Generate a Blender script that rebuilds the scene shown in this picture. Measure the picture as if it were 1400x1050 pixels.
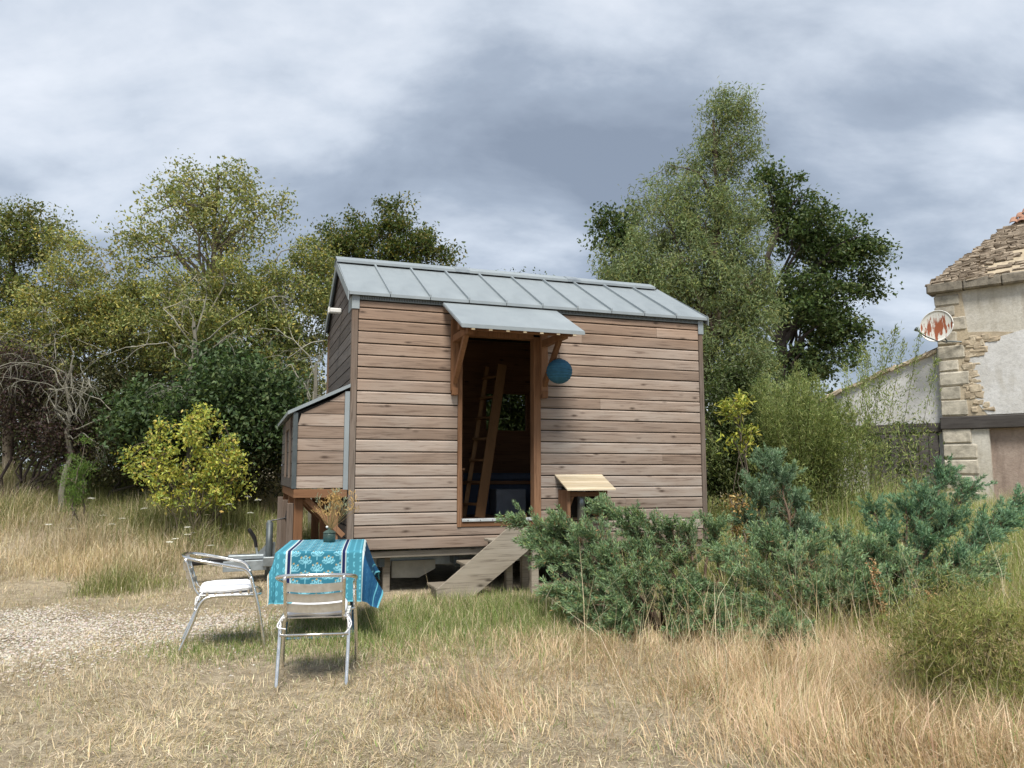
import bpy, math, random
import numpy as np
from mathutils import Vector, Matrix

S = bpy.context.scene
C = S.collection
for o in list(bpy.data.objects): bpy.data.objects.remove(o)
rng = np.random.default_rng(7)
R = math.radians

# ------------------------------------------------------------------ camera
CAM_H, F, PITCH = 1.4, 1052.0, R(6.46)
cd = bpy.data.cameras.new('camera'); cam = bpy.data.objects.new('camera', cd); C.objects.link(cam)
cam.location = (0, 0, CAM_H); cam.rotation_euler = (R(90) + PITCH, 0, 0)
cd.sensor_width = 36.0; cd.lens = F / 1400 * 36; cd.clip_start = .05; cd.clip_end = 3000
S.camera = cam
S.render.resolution_x, S.render.resolution_y = 1024, 768

# ------------------------------------------------------------------ sky and sun
SUN_AZ, SUN_EL = R(178), R(58)          # azimuth clockwise from +Y
w = bpy.data.worlds.new('World'); S.world = w; w.use_nodes = True
nt = w.node_tree; nt.nodes.clear()
def N(t, **k):
    n = nt.nodes.new(t)
    for a, b in k.items(): setattr(n, a, b)
    return n
def L(a, b): nt.links.new(a, b)
out = N('ShaderNodeOutputWorld'); bg = N('ShaderNodeBackground')
sky = N('ShaderNodeTexSky', sky_type='NISHITA', sun_disc=False, sun_elevation=SUN_EL, sun_rotation=SUN_AZ)
skm = N('ShaderNodeVectorMath', operation='SCALE'); skm.inputs['Scale'].default_value = .075; L(sky.outputs[0], skm.inputs[0])
tc = N('ShaderNodeTexCoord'); sep = N('ShaderNodeSeparateXYZ'); L(tc.outputs['Generated'], sep.inputs[0])
zz = N('ShaderNodeMath', operation='MAXIMUM'); L(sep.outputs[2], zz.inputs[0]); zz.inputs[1].default_value = 0
za = N('ShaderNodeMath', operation='ADD'); L(zz.outputs[0], za.inputs[0]); za.inputs[1].default_value = .42
dv = N('ShaderNodeVectorMath', operation='DIVIDE'); cz = N('ShaderNodeCombineXYZ')
for i in range(3): L(za.outputs[0], cz.inputs[i])
L(tc.outputs['Generated'], dv.inputs[0]); L(cz.outputs[0], dv.inputs[1])
def noise(scale, detail, rough, off, dist=0., sx=1., sy=1.):
    mp = N('ShaderNodeMapping'); mp.inputs['Location'].default_value = off; mp.inputs['Scale'].default_value = (sx, sy, 0)
    L(dv.outputs[0], mp.inputs[0])
    n = N('ShaderNodeTexNoise'); n.inputs['Scale'].default_value = scale; n.inputs['Detail'].default_value = detail
    n.inputs['Roughness'].default_value = rough; n.inputs['Distortion'].default_value = dist
    L(mp.outputs[0], n.inputs['Vector']); return n.outputs[0]
n1 = noise(1.25, 7, .54, (3.1, 5.2, 0), .25, .8, 1.25)
n2 = noise(3.4, 8, .56, (9.7, 1.4, 0), .25, .8, 1.25)
mx = N('ShaderNodeMath', operation='MULTIPLY_ADD'); L(n2, mx.inputs[0]); mx.inputs[1].default_value = .34
m1 = N('ShaderNodeMath', operation='MULTIPLY'); L(n1, m1.inputs[0]); m1.inputs[1].default_value = .66; L(m1.outputs[0], mx.inputs[2])
cr = N('ShaderNodeValToRGB'); L(mx.outputs[0], cr.inputs[0])
e = cr.color_ramp.elements; e[0].position = .375; e[0].color = (.075, .089, .112, 1)
e[1].position = .65; e[1].color = (.27, .28, .298, 1)
q = e.new(.465); q.color = (.113, .131, .158, 1); q = e.new(.54); q.color = (.185, .203, .229, 1)
mixc = N('ShaderNodeMix', data_type='RGBA'); mixc.inputs['Factor'].default_value = .93
L(skm.outputs[0], mixc.inputs['A']); L(cr.outputs[0], mixc.inputs['B'])
L(mixc.outputs['Result'], bg.inputs['Color']); bg.inputs['Strength'].default_value = 1.0
L(bg.outputs[0], out.inputs[0])

sd = bpy.data.lights.new('sun', 'SUN'); sun = bpy.data.objects.new('sun', sd); C.objects.link(sun)
sd.energy = 1.5; sd.angle = R(18); sd.color = (1, .95, .86)
sdir = Vector((math.sin(SUN_AZ) * math.cos(SUN_EL), math.cos(SUN_AZ) * math.cos(SUN_EL), math.sin(SUN_EL)))
sun.rotation_euler = (-sdir).to_track_quat('-Z', 'Y').to_euler(); sun.location = (2, -8, 12)
S.view_settings.view_transform = 'Standard'; S.view_settings.look = 'None'
S.view_settings.exposure = 1.85; S.view_settings.gamma = 1

# ------------------------------------------------------------------ helpers
def ray(x, y):
    X = (x - 700) / F; U = (525 - y) / F
    return np.array([X, math.cos(PITCH) - U * math.sin(PITCH), math.sin(PITCH) + U * math.cos(PITCH)])
def at(x, y, Y):                     # point seen at pixel x,y of the photograph, Y metres in front
    d = ray(x, y); return np.array([0, 0, CAM_H]) + d * (Y / d[1])
def sstep(a, b, x):
    t = np.clip((x - a) / (b - a), 0, 1); return t * t * (3 - 2 * t)
_lat = rng.random((256, 256))
def vnoise(x, y, s=1.):
    x = np.asarray(x, float) * s + 57.3; y = np.asarray(y, float) * s + 91.7
    i = np.floor(x).astype(int); j = np.floor(y).astype(int); fx = x - i; fy = y - j
    fx = fx * fx * (3 - 2 * fx); fy = fy * fy * (3 - 2 * fy); g = lambda a, b: _lat[a % 256, b % 256]
    return (g(i, j) * (1 - fx) + g(i + 1, j) * fx) * (1 - fy) + (g(i, j + 1) * (1 - fx) + g(i + 1, j + 1) * fx) * fy
def hgt(x, y):
    x = np.asarray(x, float); y = np.asarray(y, float)
    left = sstep(-.8, -4.2, x) * sstep(9.0, 16.5, y - .12 * (x + 4)) * 1.15
    right = sstep(2.2, 5.0, x) * sstep(8, 19, y) * .42
    back = .7 * sstep(12.5, 17, y) * (1 - sstep(-.8, -4.2, x)) * (1 - sstep(2.2, 5., x))
    und = .05 * (vnoise(x, y, .45) - .5) + .02 * (vnoise(x, y, 1.7) - .5)
    flat = 1 - .8 * np.exp(-(((x + 1.5) / 1.6) ** 2 + ((y - 7) / 1.8) ** 2))
    return left + right + back + und * flat - .012

def build(name, chunks, mat, parent=None, smooth=False):
    me = bpy.data.meshes.new(name)
    nv = sum(len(c[0]) for c in chunks)
    V = np.concatenate([np.asarray(c[0], np.float32) for c in chunks])
    loops, starts, totals = [], [], []; off = 0; ls = 0
    for c in chunks:
        fl = c[1] if isinstance(c[1], list) else [c[1]]
        for f in fl:
            f = np.asarray(f)
            if f.size == 0: continue
            if f.ndim == 1: f = f[None]
            k = f.shape[1]; loops.append((f + off).ravel()); m = len(f)
            starts.append(ls + np.arange(m) * k); totals.append(np.full(m, k)); ls += m * k
        off += len(c[0])
    loops = np.concatenate(loops).astype(np.int32); starts = np.concatenate(starts).astype(np.int32); totals = np.concatenate(totals).astype(np.int32)
    me.vertices.add(nv); me.vertices.foreach_set('co', V.ravel())
    me.loops.add(len(loops)); me.loops.foreach_set('vertex_index', loops)
    me.polygons.add(len(starts)); me.polygons.foreach_set('loop_start', starts)
    try: me.polygons.foreach_set('loop_total', totals)
    except Exception: pass
    me.polygons.foreach_set('use_smooth', np.full(len(starts), bool(smooth)))
    if any(len(c) > 2 and c[2] is not None for c in chunks):
        cols = []
        for c in chunks:
            cc = np.ones((len(c[0]), 4), np.float32)
            if len(c) > 2 and c[2] is not None: cc[:, :3] = c[2]
            cols.append(cc)
        at_ = me.attributes.new('col', 'FLOAT_COLOR', 'POINT'); at_.data.foreach_set('color', np.concatenate(cols).ravel())
    me.update(calc_edges=True); me.validate()
    if mat: me.materials.append(mat)
    o = bpy.data.objects.new(name, me); C.objects.link(o)
    if parent: o.parent = parent
    return o
def again(src, parent, loc=(0, 0, 0), rot=(0, 0, 0), name=None):
    o = src.copy(); C.objects.link(o); o.parent = parent; o.location = loc; o.rotation_euler = rot
    if name: o.name = name
    return o
def copy_tree(o, parent=None):
    c = o.copy(); C.objects.link(c); c.parent = parent
    for ch in list(o.children): copy_tree(ch, c)
    return c
def tag(o, label, cat, group=None, kind=None):
    if label: o['label'] = label
    if cat: o['category'] = cat
    if group: o['group'] = group
    if kind: o['kind'] = kind
    return o
def thing(name, label, cat, loc=(0, 0, 0), rz=0, group=None):
    o = bpy.data.objects.new(name, None); C.objects.link(o); o.empty_display_size = .1
    o.location = loc; o.rotation_euler = (0, 0, rz); return tag(o, label, cat, group)

def box(x0, x1, y0, y1, z0, z1, b=0.):
    """box; with b an all-round small chamfer (24 vertices)"""
    if not b:
        v = [(x, y, z) for z in (z0, z1) for y in (y0, y1) for x in (x0, x1)]
        f = [(0, 2, 3, 1), (4, 5, 7, 6), (0, 1, 5, 4), (2, 6, 7, 3), (0, 4, 6, 2), (1, 3, 7, 5)]
        return (np.array(v, float), np.array(f))
    b = min(b, .45 * (x1 - x0), .45 * (y1 - y0), .45 * (z1 - z0)); v = []; idx = {}
    lo = (x0, y0, z0); hi = (x1, y1, z1)
    for sx in (0, 1):
        for sy in (0, 1):
            for sz in (0, 1):
                for ax in range(3):
                    s = (sx, sy, sz); p = []
                    for k in range(3):
                        e_ = hi[k] if s[k] else lo[k]
                        p.append(e_ if k == ax else e_ + (-b if s[k] else b))
                    idx[(s, ax)] = len(v); v.append(p)
    quads, tris = [], []
    for ax in range(3):
        o1, o2 = [k for k in range(3) if k != ax]
        for s in (0, 1):
            def K(a, c):
                t = [0, 0, 0]; t[ax] = s; t[o1] = a; t[o2] = c; return idx[(tuple(t), ax)]
            quads.append((K(0, 0), K(1, 0), K(1, 1), K(0, 1)))
    for ax in range(3):
        o1, o2 = [k for k in range(3) if k != ax]
        for a in (0, 1):
            for c in (0, 1):
                def K(s, x):
                    t = [0, 0, 0]; t[ax] = s; t[o1] = a; t[o2] = c; return idx[(tuple(t), x)]
                quads.append((K(0, o1), K(1, o1), K(1, o2), K(0, o2)))
    for s in [(i, j, k) for i in (0, 1) for j in (0, 1) for k in (0, 1)]:
        tris.append((idx[(s, 0)], idx[(s, 1)], idx[(s, 2)]))
    v = np.array(v, float); ctr = v.mean(0)
    def fix(fs): 
        r = []
        for f in fs:
            p = v[list(f)]; nrm = np.cross(p[1] - p[0], p[2] - p[0])
            r.append(f if np.dot(nrm, p.mean(0) - ctr) > 0 else f[::-1])
        return np.array(r)
    return (v, [fix(quads), fix(tris)])
def prism(poly, axis, a, b):
    """closed outline (list of 2-tuples) pushed along an axis from a to b"""
    n = len(poly); o = [k for k in range(3) if k != axis]; v = np.zeros((2 * n, 3))
    for i, p in enumerate(poly):
        for j, t in enumerate((a, b)):
            v[i + j * n, axis] = t; v[i + j * n, o[0]] = p[0]; v[i + j * n, o[1]] = p[1]
    side = np.array([(i, (i + 1) % n, n + (i + 1) % n, n + i) for i in range(n)])
    return (v, [side, np.array([list(range(n))[::-1]]), np.array([list(range(n, 2 * n))])])
def xf(ch, M):
    M = np.array(M); v = np.asarray(ch[0]); return (v @ M[:3, :3].T + M[:3, 3],) + tuple(ch[1:])
def bar(p, q, wx, wy, b=.003, up=(0, 0, 1)):
    """rectangular bar from p to q"""
    p = Vector(p); q = Vector(q); d = q - p; l = d.length; z = d.normalized(); u = Vector(up)
    if abs(z.dot(u)) > .98: u = Vector((0, 1, 0))
    x = u.cross(z).normalized(); y = z.cross(x)
    M = Matrix((x, y, z)).transposed().to_4x4(); M.translation = p
    return xf(box(-wx / 2, wx / 2, -wy / 2, wy / 2, 0, l, b), M)
def tube(pts, rad, n=6, col=None, cap=True):
    P = np.asarray(pts, float); m = len(P); rad = np.broadcast_to(np.asarray(rad, float), (m,))
    T = np.gradient(P, axis=0); T /= np.linalg.norm(T, axis=1)[:, None] + 1e-9
    ref = np.array([0, 0, 1.]) if abs(T[:, 2]).mean() < .8 else np.array([1., 0, 0])
    A = np.cross(T, ref); A /= np.linalg.norm(A, axis=1)[:, None] + 1e-9; B = np.cross(T, A)
    for i in range(1, m):
        if np.dot(A[i], A[i - 1]) < 0: A[i] *= -1; B[i] *= -1
    th = np.arange(n) * 2 * math.pi / n
    V = (P[:, None] + rad[:, None, None] * (np.cos(th)[None, :, None] * A[:, None] + np.sin(th)[None, :, None] * B[:, None])).reshape(-1, 3)
    i = np.arange(m - 1)[:, None] * n; k = np.arange(n)[None]; k2 = (k + 1) % n
    Fq = np.stack([i + k, i + k2, i + n + k2, i + n + k], -1).reshape(-1, 4)
    fl = [Fq]
    if cap: fl += [np.arange(n)[None][:, ::-1], (np.arange(n) + (m - 1) * n)[None]]
    return (V, fl, col)
def spline(pts, k=6):
    P = np.asarray(pts, float); P = np.vstack([2 * P[0] - P[1], P, 2 * P[-1] - P[-2]]); r = []
    for i in range(1, len(P) - 2):
        for t in np.linspace(0, 1, k, endpoint=False):
            a, b, c, d = P[i - 1:i + 3]
            r.append(.5 * (2 * b + (c - a) * t + (2 * a - 5 * b + 4 * c - d) * t * t + (3 * b - a - 3 * c + d) * t ** 3))
    r.append(P[-2]); return np.array(r)
def lathe(prof, n=24):
    m = len(prof); th = np.arange(n) * 2 * math.pi / n
    V = np.array([(r * math.cos(t), r * math.sin(t), z) for r, z in prof for t in th])
    i = np.arange(m - 1)[:, None] * n; k = np.arange(n)[None]; k2 = (k + 1) % n
    return (V, [np.stack([i + k, i + k2, i + n + k2, i + n + k], -1).reshape(-1, 4), np.arange(n)[None][:, ::-1], (np.arange(n) + (m - 1) * n)[None]])

# ------------------------------------------------------------------ materials
def mat(name):
    m = bpy.data.materials.new(name); m.use_nodes = True; t = m.node_tree; t.nodes.clear()
    o = t.nodes.new('ShaderNodeOutputMaterial'); p = t.nodes.new('ShaderNodeBsdfPrincipled'); t.links.new(p.outputs[0], o.inputs[0])
    return m, t, p
class G:                              # terse node helper
    def __init__(s, t): s.t = t
    def n(s, ty, **k):
        x = s.t.nodes.new(ty)
        for a, b in k.items(): setattr(x, a, b)
        return x
    def l(s, a, b): s.t.links.new(a, b)
    def noise(s, vec, scale, detail=4, rough=.55, dist=0):
        x = s.n('ShaderNodeTexNoise'); x.inputs['Scale'].default_value = scale; x.inputs['Detail'].default_value = detail
        x.inputs['Roughness'].default_value = rough; x.inputs['Distortion'].default_value = dist
        if vec: s.l(vec, x.inputs['Vector'])
        return x.outputs[0]
    def ramp(s, fac, stops):
        x = s.n('ShaderNodeValToRGB'); s.l(fac, x.inputs[0]); el = x.color_ramp.elements
        while len(el) < len(stops): el.new(.5)
        for e_, (p, c) in zip(el, stops):
            e_.position = p; e_.color = (c, c, c, 1) if isinstance(c, (int, float)) else tuple(c) + (1,)
        return x.outputs[0]
    def mix(s, f, a, b, mode='MIX'):
        x = s.n('ShaderNodeMix', data_type='RGBA', blend_type=mode)
        for v, i in ((f, 'Factor'), (a, 'A'), (b, 'B')):
            if isinstance(v, (int, float)): x.inputs[i].default_value = v if i == 'Factor' else (v, v, v, 1)
            elif isinstance(v, tuple): x.inputs[i].default_value = v + (1,)
            else: s.l(v, x.inputs[i])
        return x.outputs['Result']
    def math(s, op, a, b=0.):
        x = s.n('ShaderNodeMath', operation=op)
        for i, v in enumerate((a, b)):
            if isinstance(v, (int, float)): x.inputs[i].default_value = v
            else: s.l(v, x.inputs[i])
        return x.outputs[0]
    def bump(s, h, p, strength=.3, dist=.01):
        x = s.n('ShaderNodeBump'); x.inputs['Strength'].default_value = strength; x.inputs['Distance'].default_value = dist
        s.l(h, x.inputs['Height']); s.l(x.outputs[0], p.inputs['Normal'])
    def map(s, vec, scale=(1, 1, 1), loc=None):
        x = s.n('ShaderNodeMapping'); x.inputs['Scale'].default_value = scale; s.l(vec, x.inputs[0])
        if loc is not None: s.l(loc, x.inputs['Location'])
        return x.outputs[0]
def wood(name, warm, grey, dark, greymix=.5, axis='x', knots=True, rough=.8):
    m, t, p = mat(name); g = G(t)
    co = g.n('ShaderNodeTexCoord').outputs['Object']; oi = g.n('ShaderNodeObjectInfo'); geo = g.n('ShaderNodeNewGeometry')
    rnd = oi.outputs['Random']
    cv = g.n('ShaderNodeCombineXYZ'); g.l(g.math('MULTIPLY', rnd, 37.), cv.inputs[0]); g.l(g.math('MULTIPLY', rnd, 91.), cv.inputs[2]); g.l(g.math('MULTIPLY', rnd, 17.), cv.inputs[1])
    st = {'x': (1.1, 22, 22), 'y': (22, 1.1, 22), 'z': (22, 22, 1.1)}[axis]
    v = g.map(co, st, cv.outputs[0])
    grain = g.noise(v, 2.2, 6, .62, .6)
    st2 = {'x': (.8, 3.2, 3.2), 'y': (3.2, .8, 3.2), 'z': (3.2, 3.2, .8)}[axis]
    blot = g.noise(g.map(co, st2, cv.outputs[0]), 1.6, 3, .5)
    big = g.noise(geo.outputs['Position'], .9, 4, .6)
    gm = g.math('ADD', g.math('MULTIPLY', g.math('ADD', big, g.math('MULTIPLY', rnd, .55)), 1.0), greymix - .85)
    sx_ = g.n('ShaderNodeSeparateXYZ'); g.l(geo.outputs['Position'], sx_.inputs[0])
    gm = g.math('ADD', gm, g.math('MULTIPLY', g.math('SUBTRACT', 2.2, sx_.outputs[2]), .16)); gm = g.math('ADD', gm, g.math('MULTIPLY', sx_.outputs[0], .05))
    gm = g.math('SUBTRACT', gm, g.ramp(g.math('MULTIPLY', sx_.outputs[2], .25), [(.76, 0.), (.84, .5)]))
    gm = g.math('MAXIMUM', g.math('MINIMUM', gm, 1.), 0.)
    base = g.mix(gm, warm, grey)
    base = g.mix(g.ramp(blot, [(.4, 0.), (.68, .5)]), base, tuple(c * .62 for c in warm))
    col = g.mix(g.ramp(grain, [(.34, .7), (.48, .15), (.7, 0.)]), base, dark)
    tone = g.math('ADD', .74, g.math('MULTIPLY', rnd, .5))
    col = g.mix(1., col, tone_rgb(g, tone), 'MULTIPLY')
    h = grain
    if knots:
        ks = {'x': (3.2, 9, 9), 'y': (9, 3.2, 9), 'z': (9, 9, 3.2)}[axis]
        vo = g.n('ShaderNodeTexVoronoi'); vo.inputs['Scale'].default_value = 1.0; g.l(g.map(co, ks, cv.outputs[0]), vo.inputs['Vector'])
        wob = g.math('ADD', vo.outputs['Distance'], g.math('MULTIPLY', g.math('SUBTRACT', grain, .5), .12))
        sel = g.math('GREATER_THAN', g.math('FRACT', g.math('MULTIPLY', vo.outputs['Color'], 7.)), .35)
        kn = g.math('MULTIPLY', g.ramp(wob, [(.06, .9), (.11, .5), (.2, 0.)]), sel)
        col = g.mix(kn, col, tuple(c * .55 for c in dark))
    g.l(col, p.inputs['Base Color']); p.inputs['Roughness'].default_value = rough; p.inputs['Specular IOR Level'].default_value = .25
    g.bump(h, p, .35, .004); return m
def tone_rgb(g, v):
    x = g.n('ShaderNodeCombineColor')
    for i in range(3): g.l(v, x.inputs[i])
    return x.outputs[0]
def plain(name, col, rough=.6, metal=0., var=.15, scale=8, bump=0., dist=.005, spec=.5):
    m, t, p = mat(name); g = G(t); co = g.n('ShaderNodeTexCoord').outputs['Object']
    nz = g.noise(co, scale, 5, .6)
    c = g.mix(g.ramp(nz, [(.3, 0.), (.7, 1.)]), tuple(x * (1 - var) for x in col), tuple(min(1, x * (1 + var)) for x in col))
    g.l(c, p.inputs['Base Color']); p.inputs['Metallic'].default_value = metal; p.inputs['Specular IOR Level'].default_value = spec
    g.l(g.ramp(nz, [(.3, max(0, rough - .08)), (.7, min(1, rough + .08))]), p.inputs['Roughness'])
    if bump: g.bump(nz, p, bump, dist)
    return m
def attr_mat(name, rough=.6, trans=.3, spec=.25, tint=(1, 1, 1)):
    m, t, p = mat(name); g = G(t)
    a = g.n('ShaderNodeAttribute', attribute_name='col'); c = a.outputs['Color']
    if tint != (1, 1, 1): c = g.mix(1., c, tint, 'MULTIPLY')
    g.l(c, p.inputs['Base Color']); p.inputs['Roughness'].default_value = rough; p.inputs['Specular IOR Level'].default_value = spec
    if trans:
        tr = g.n('ShaderNodeBsdfTranslucent'); g.l(g.mix(1., c, (1.1, 1.15, .75), 'MULTIPLY'), tr.inputs[0])
        ms = g.n('ShaderNodeMixShader'); ms.inputs[0].default_value = trans
        g.l(p.outputs[0], ms.inputs[1]); g.l(tr.outputs[0], ms.inputs[2])
        o = [x for x in t.nodes if x.type == 'OUTPUT_MATERIAL'][0]; g.l(ms.outputs[0], o.inputs[0])
    return m
M = {}
M['board'] = wood('weathered_larch', (.375, .265, .197), (.33, .295, .265), (.12, .08, .06), .54)
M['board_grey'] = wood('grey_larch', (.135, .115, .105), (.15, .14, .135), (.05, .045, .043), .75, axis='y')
M['post'] = wood('grey_post_wood', (.17, .12, .09), (.19, .165, .145), (.06, .045, .035), .5, axis='z', knots=False)
M['frame'] = wood('red_brown_wood', (.25, .125, .062), (.24, .16, .11), (.11, .05, .025), .15, axis='z', knots=False)
M['frame_h'] = wood('red_brown_beam', (.24, .12, .06), (.24, .16, .11), (.11, .05, .025), .15, axis='x', knots=False)
M['step'] = wood('grey_step_wood', (.32, .27, .20), (.33, .30, .255), (.11, .09, .07), .6, axis='x')
M['pale'] = wood('fresh_pale_wood', (.50, .42, .29), (.50, .45, .36), (.33, .23, .12), .3, axis='x', knots=False)
M['inside'] = wood('interior_wood', (.24, .13, .07), (.22, .13, .08), (.1, .05, .03), .2, axis='x')
M['ladder'] = wood('ladder_wood', (.23, .125, .055), (.22, .13, .065), (.15, .08, .04), .1, axis='z', knots=False)
M['beam'] = wood('old_black_oak', (.075, .065, .06), (.12, .11, .105), (.02, .018, .018), .5, axis='x', knots=False)
def zinc_mat():
    m, t, p = mat('zinc_sheet'); g = G(t); co = g.n('ShaderNodeTexCoord').outputs['Object']
    oi = g.n('ShaderNodeObjectInfo').outputs['Random']
    a = g.noise(co, 1.8, 5, .6); b = g.noise(g.map(co, (3, .6, .6)), 4, 4, .6)
    c = g.mix(g.ramp(a, [(.3, 0.), (.7, 1.)]), (.255, .29, .31), (.325, .365, .385))
    c = g.mix(g.ramp(b, [(.55, 0.), (.75, .35)]), c, (.21, .24, .255)); c = g.mix(g.math('MULTIPLY', oi, .25), c, (.24, .275, .295))
    g.l(c, p.inputs['Base Color']); p.inputs['Metallic'].default_value = .35
    g.l(g.ramp(a, [(.3, .48), (.7, .62)]), p.inputs['Roughness']); g.bump(g.math('ADD', g.noise(co, 2.5, 2, .5), g.math('MULTIPLY', g.noise(g.map(co, (5, 1, 1)), 1.5, 2, .5), 1.5)), p, .22, .012); return m
M['zinc'] = zinc_mat()
M['grille'] = plain('perforated_grille', (.20, .23, .24), .6, .4, .3, 60)
M['dark_metal'] = plain('dark_grey_trim', (.075, .09, .095), .5, .3, .2, 6)
M['grey_metal'] = plain('galvanised_steel', (.36, .40, .42), .45, .75, .2, 9)
M['black'] = plain('black_plastic', (.012, .012, .013), .45, 0, .3, 20)
M['dark_void'] = plain('dark_membrane', (.02, .018, .017), .9, 0, .3, 5)
M['alu'] = plain('polished_aluminium', (.78, .77, .74), .24, 1., .08, 14)
M['alu_slat'] = plain('brushed_aluminium', (.72, .71, .69), .36, .9, .1, 25)
M['cushion'] = plain('white_cotton', (.74, .75, .78), .9, 0, .05, 30, .3, .003, .2)
M['blue_metal'] = plain('blue_painted_metal', (.05, .12, .2), .5, .2, .2, 12)
M['paper'] = plain('blue_paper', (.034, .115, .185), .85, 0, .18, 18, .2, .003, .2)
M['jar'] = plain('green_glazed_metal', (.07, .11, .095), .38, .3, .45, 16, .2, .003)
M['white_paint'] = plain('white_paint', (.7, .7, .68), .5, 0, .08, 8)
M['white_strip'] = plain('threshold_metal', (.66, .7, .72), .35, .5, .1, 10)
M['navy'] = plain('navy_cloth', (.05, .07, .11), .9, 0, .2, 14)
M['panel'] = plain('pale_plywood', (.30, .29, .25), .85, 0, .25, 5, .2)
M['tyre'] = plain('tyre_rubber', (.02, .02, .02), .8, 0, .2, 10)
M['leaf'] = attr_mat('leaf', .5, .32, .3)
M['grass'] = attr_mat('grass_blade', .6, .3, .2)
M['straw'] = attr_mat('dry_straw', .7, .25, .15)
M['bark'] = attr_mat('bark', .9, 0, .1)
M['needle'] = attr_mat('juniper_needle', .6, .18, .25)
M['pebble'] = attr_mat('pebble', .85, 0, .2)
M['cloth'] = attr_mat('printed_cloth', .85, .12, .15)
M['petal'] = plain('white_umbel', (.75, .74, .64), .8, 0, .1, 30)
M['stem'] = plain('dry_green_stem', (.16, .17, .06), .8, 0, .2, 20)

def glass_mat():
    m, t, p = mat('window_glass'); p.inputs['Base Color'].default_value = (.26, .28, .29, 1); p.inputs['Roughness'].default_value = .02
    p.inputs['Transmission Weight'].default_value = 1; p.inputs['IOR'].default_value = 1.05; return m
M['glass'] = glass_mat()
def ground_mat():
    m, t, p = mat('dry_earth'); g = G(t); pos = g.n('ShaderNodeNewGeometry').outputs['Position']
    a = g.noise(pos, .55, 5, .6); b = g.noise(pos, 9, 6, .7); c = g.noise(pos, 46, 4, .7)
    col = g.mix(g.ramp(a, [(.4, 0.), (.6, 1.)]), (.33, .27, .19), (.50, .42, .30))
    col = g.mix(g.ramp(b, [(.42, .7), (.6, 0.)]), col, (.17, .135, .09))
    col = g.mix(g.ramp(c, [(.5, 0.), (.72, .7)]), col, (.60, .52, .39))
    g.l(col, p.inputs['Base Color']); p.inputs['Roughness'].default_value = .95; p.inputs['Specular IOR Level'].default_value = .1
    d = g.noise(g.map(pos, (1, 1, 1)), 170, 3, .7); col = g.mix(g.ramp(d, [(.34, .5), (.46, 0.)]), col, (.20, .16, .105)); col = g.mix(g.ramp(d, [(.56, 0.), (.68, .6)]), col, (.70, .62, .48)); g.l(col, p.inputs['Base Color'])
    g.bump(g.math('ADD', g.math('ADD', b, c), d), p, .8, .02); return m
M['ground'] = ground_mat()
def render_mat(name, c1, c2, c3, sc=1.2):
    m, t, p = mat(name); g = G(t); pos = g.n('ShaderNodeTexCoord').outputs['Object']
    a = g.noise(pos, sc, 6, .65); b = g.noise(g.map(pos, (3, 3, .7)), 1.4, 5, .6); c = g.noise(pos, 14, 5, .7)
    col = g.mix(g.ramp(a, [(.35, 0.), (.6, 1.)]), c1, c2); col = g.mix(g.ramp(b, [(.52, 0.), (.75, .8)]), col, c3)
    col = g.mix(g.ramp(c, [(.35, .35), (.55, 0.)]), col, tuple(x * .6 for x in c1))
    g.l(col, p.inputs['Base Color']); p.inputs['Roughness'].default_value = .92; p.inputs['Specular IOR Level'].default_value = .15
    g.bump(g.math('ADD', a, c), p, .5, .02); return m
M['render'] = render_mat('old_lime_render', (.45, .42, .355), (.56, .54, .49), (.32, .29, .235))
M['render_white'] = render_mat('white_render', (.54, .535, .52), (.63, .63, .63), (.42, .40, .36), 1.1)
M['plaster_pink'] = render_mat('brown_plaster', (.30, .235, .20), (.38, .31, .265), (.19, .145, .12), 2.)
M['mortar'] = render_mat('rubble_mortar', (.42, .35, .26), (.48, .41, .30), (.30, .25, .18), 2.5)
def stone_mat(name, c1, c2):
    m, t, p = mat(name); g = G(t); pos = g.n('ShaderNodeTexCoord').outputs['Object']; r = g.n('ShaderNodeObjectInfo').outputs['Random']
    cv = g.n('ShaderNodeCombineXYZ'); g.l(g.math('MULTIPLY', r, 50.), cv.inputs[0])
    a = g.noise(g.map(pos, (1, 1, 1), cv.outputs[0]), 5, 6, .65)
    col = g.mix(r, c1, c2); col = g.mix(g.ramp(a, [(.35, .75), (.6, 0.)]), col, tuple(x * .5 for x in c1))
    g.l(col, p.inputs['Base Color']); p.inputs['Roughness'].default_value = .92; p.inputs['Specular IOR Level'].default_value = .12
    g.bump(a, p, .7, .03); return m
M['quoin'] = stone_mat('limestone_block', (.42, .39, .325), (.55, .51, .43))
M['rubble'] = stone_mat('rubble_stone', (.44, .36, .26), (.58, .50, .38))
M['slate'] = stone_mat('stone_slate', (.27, .22, .17), (.44, .37, .29))
M['cornice'] = stone_mat('cornice_stone', (.20, .18, .15), (.29, .26, .21))
M['tile'] = stone_mat('terracotta_tile', (.34, .175, .12), (.42, .27, .20))
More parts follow.
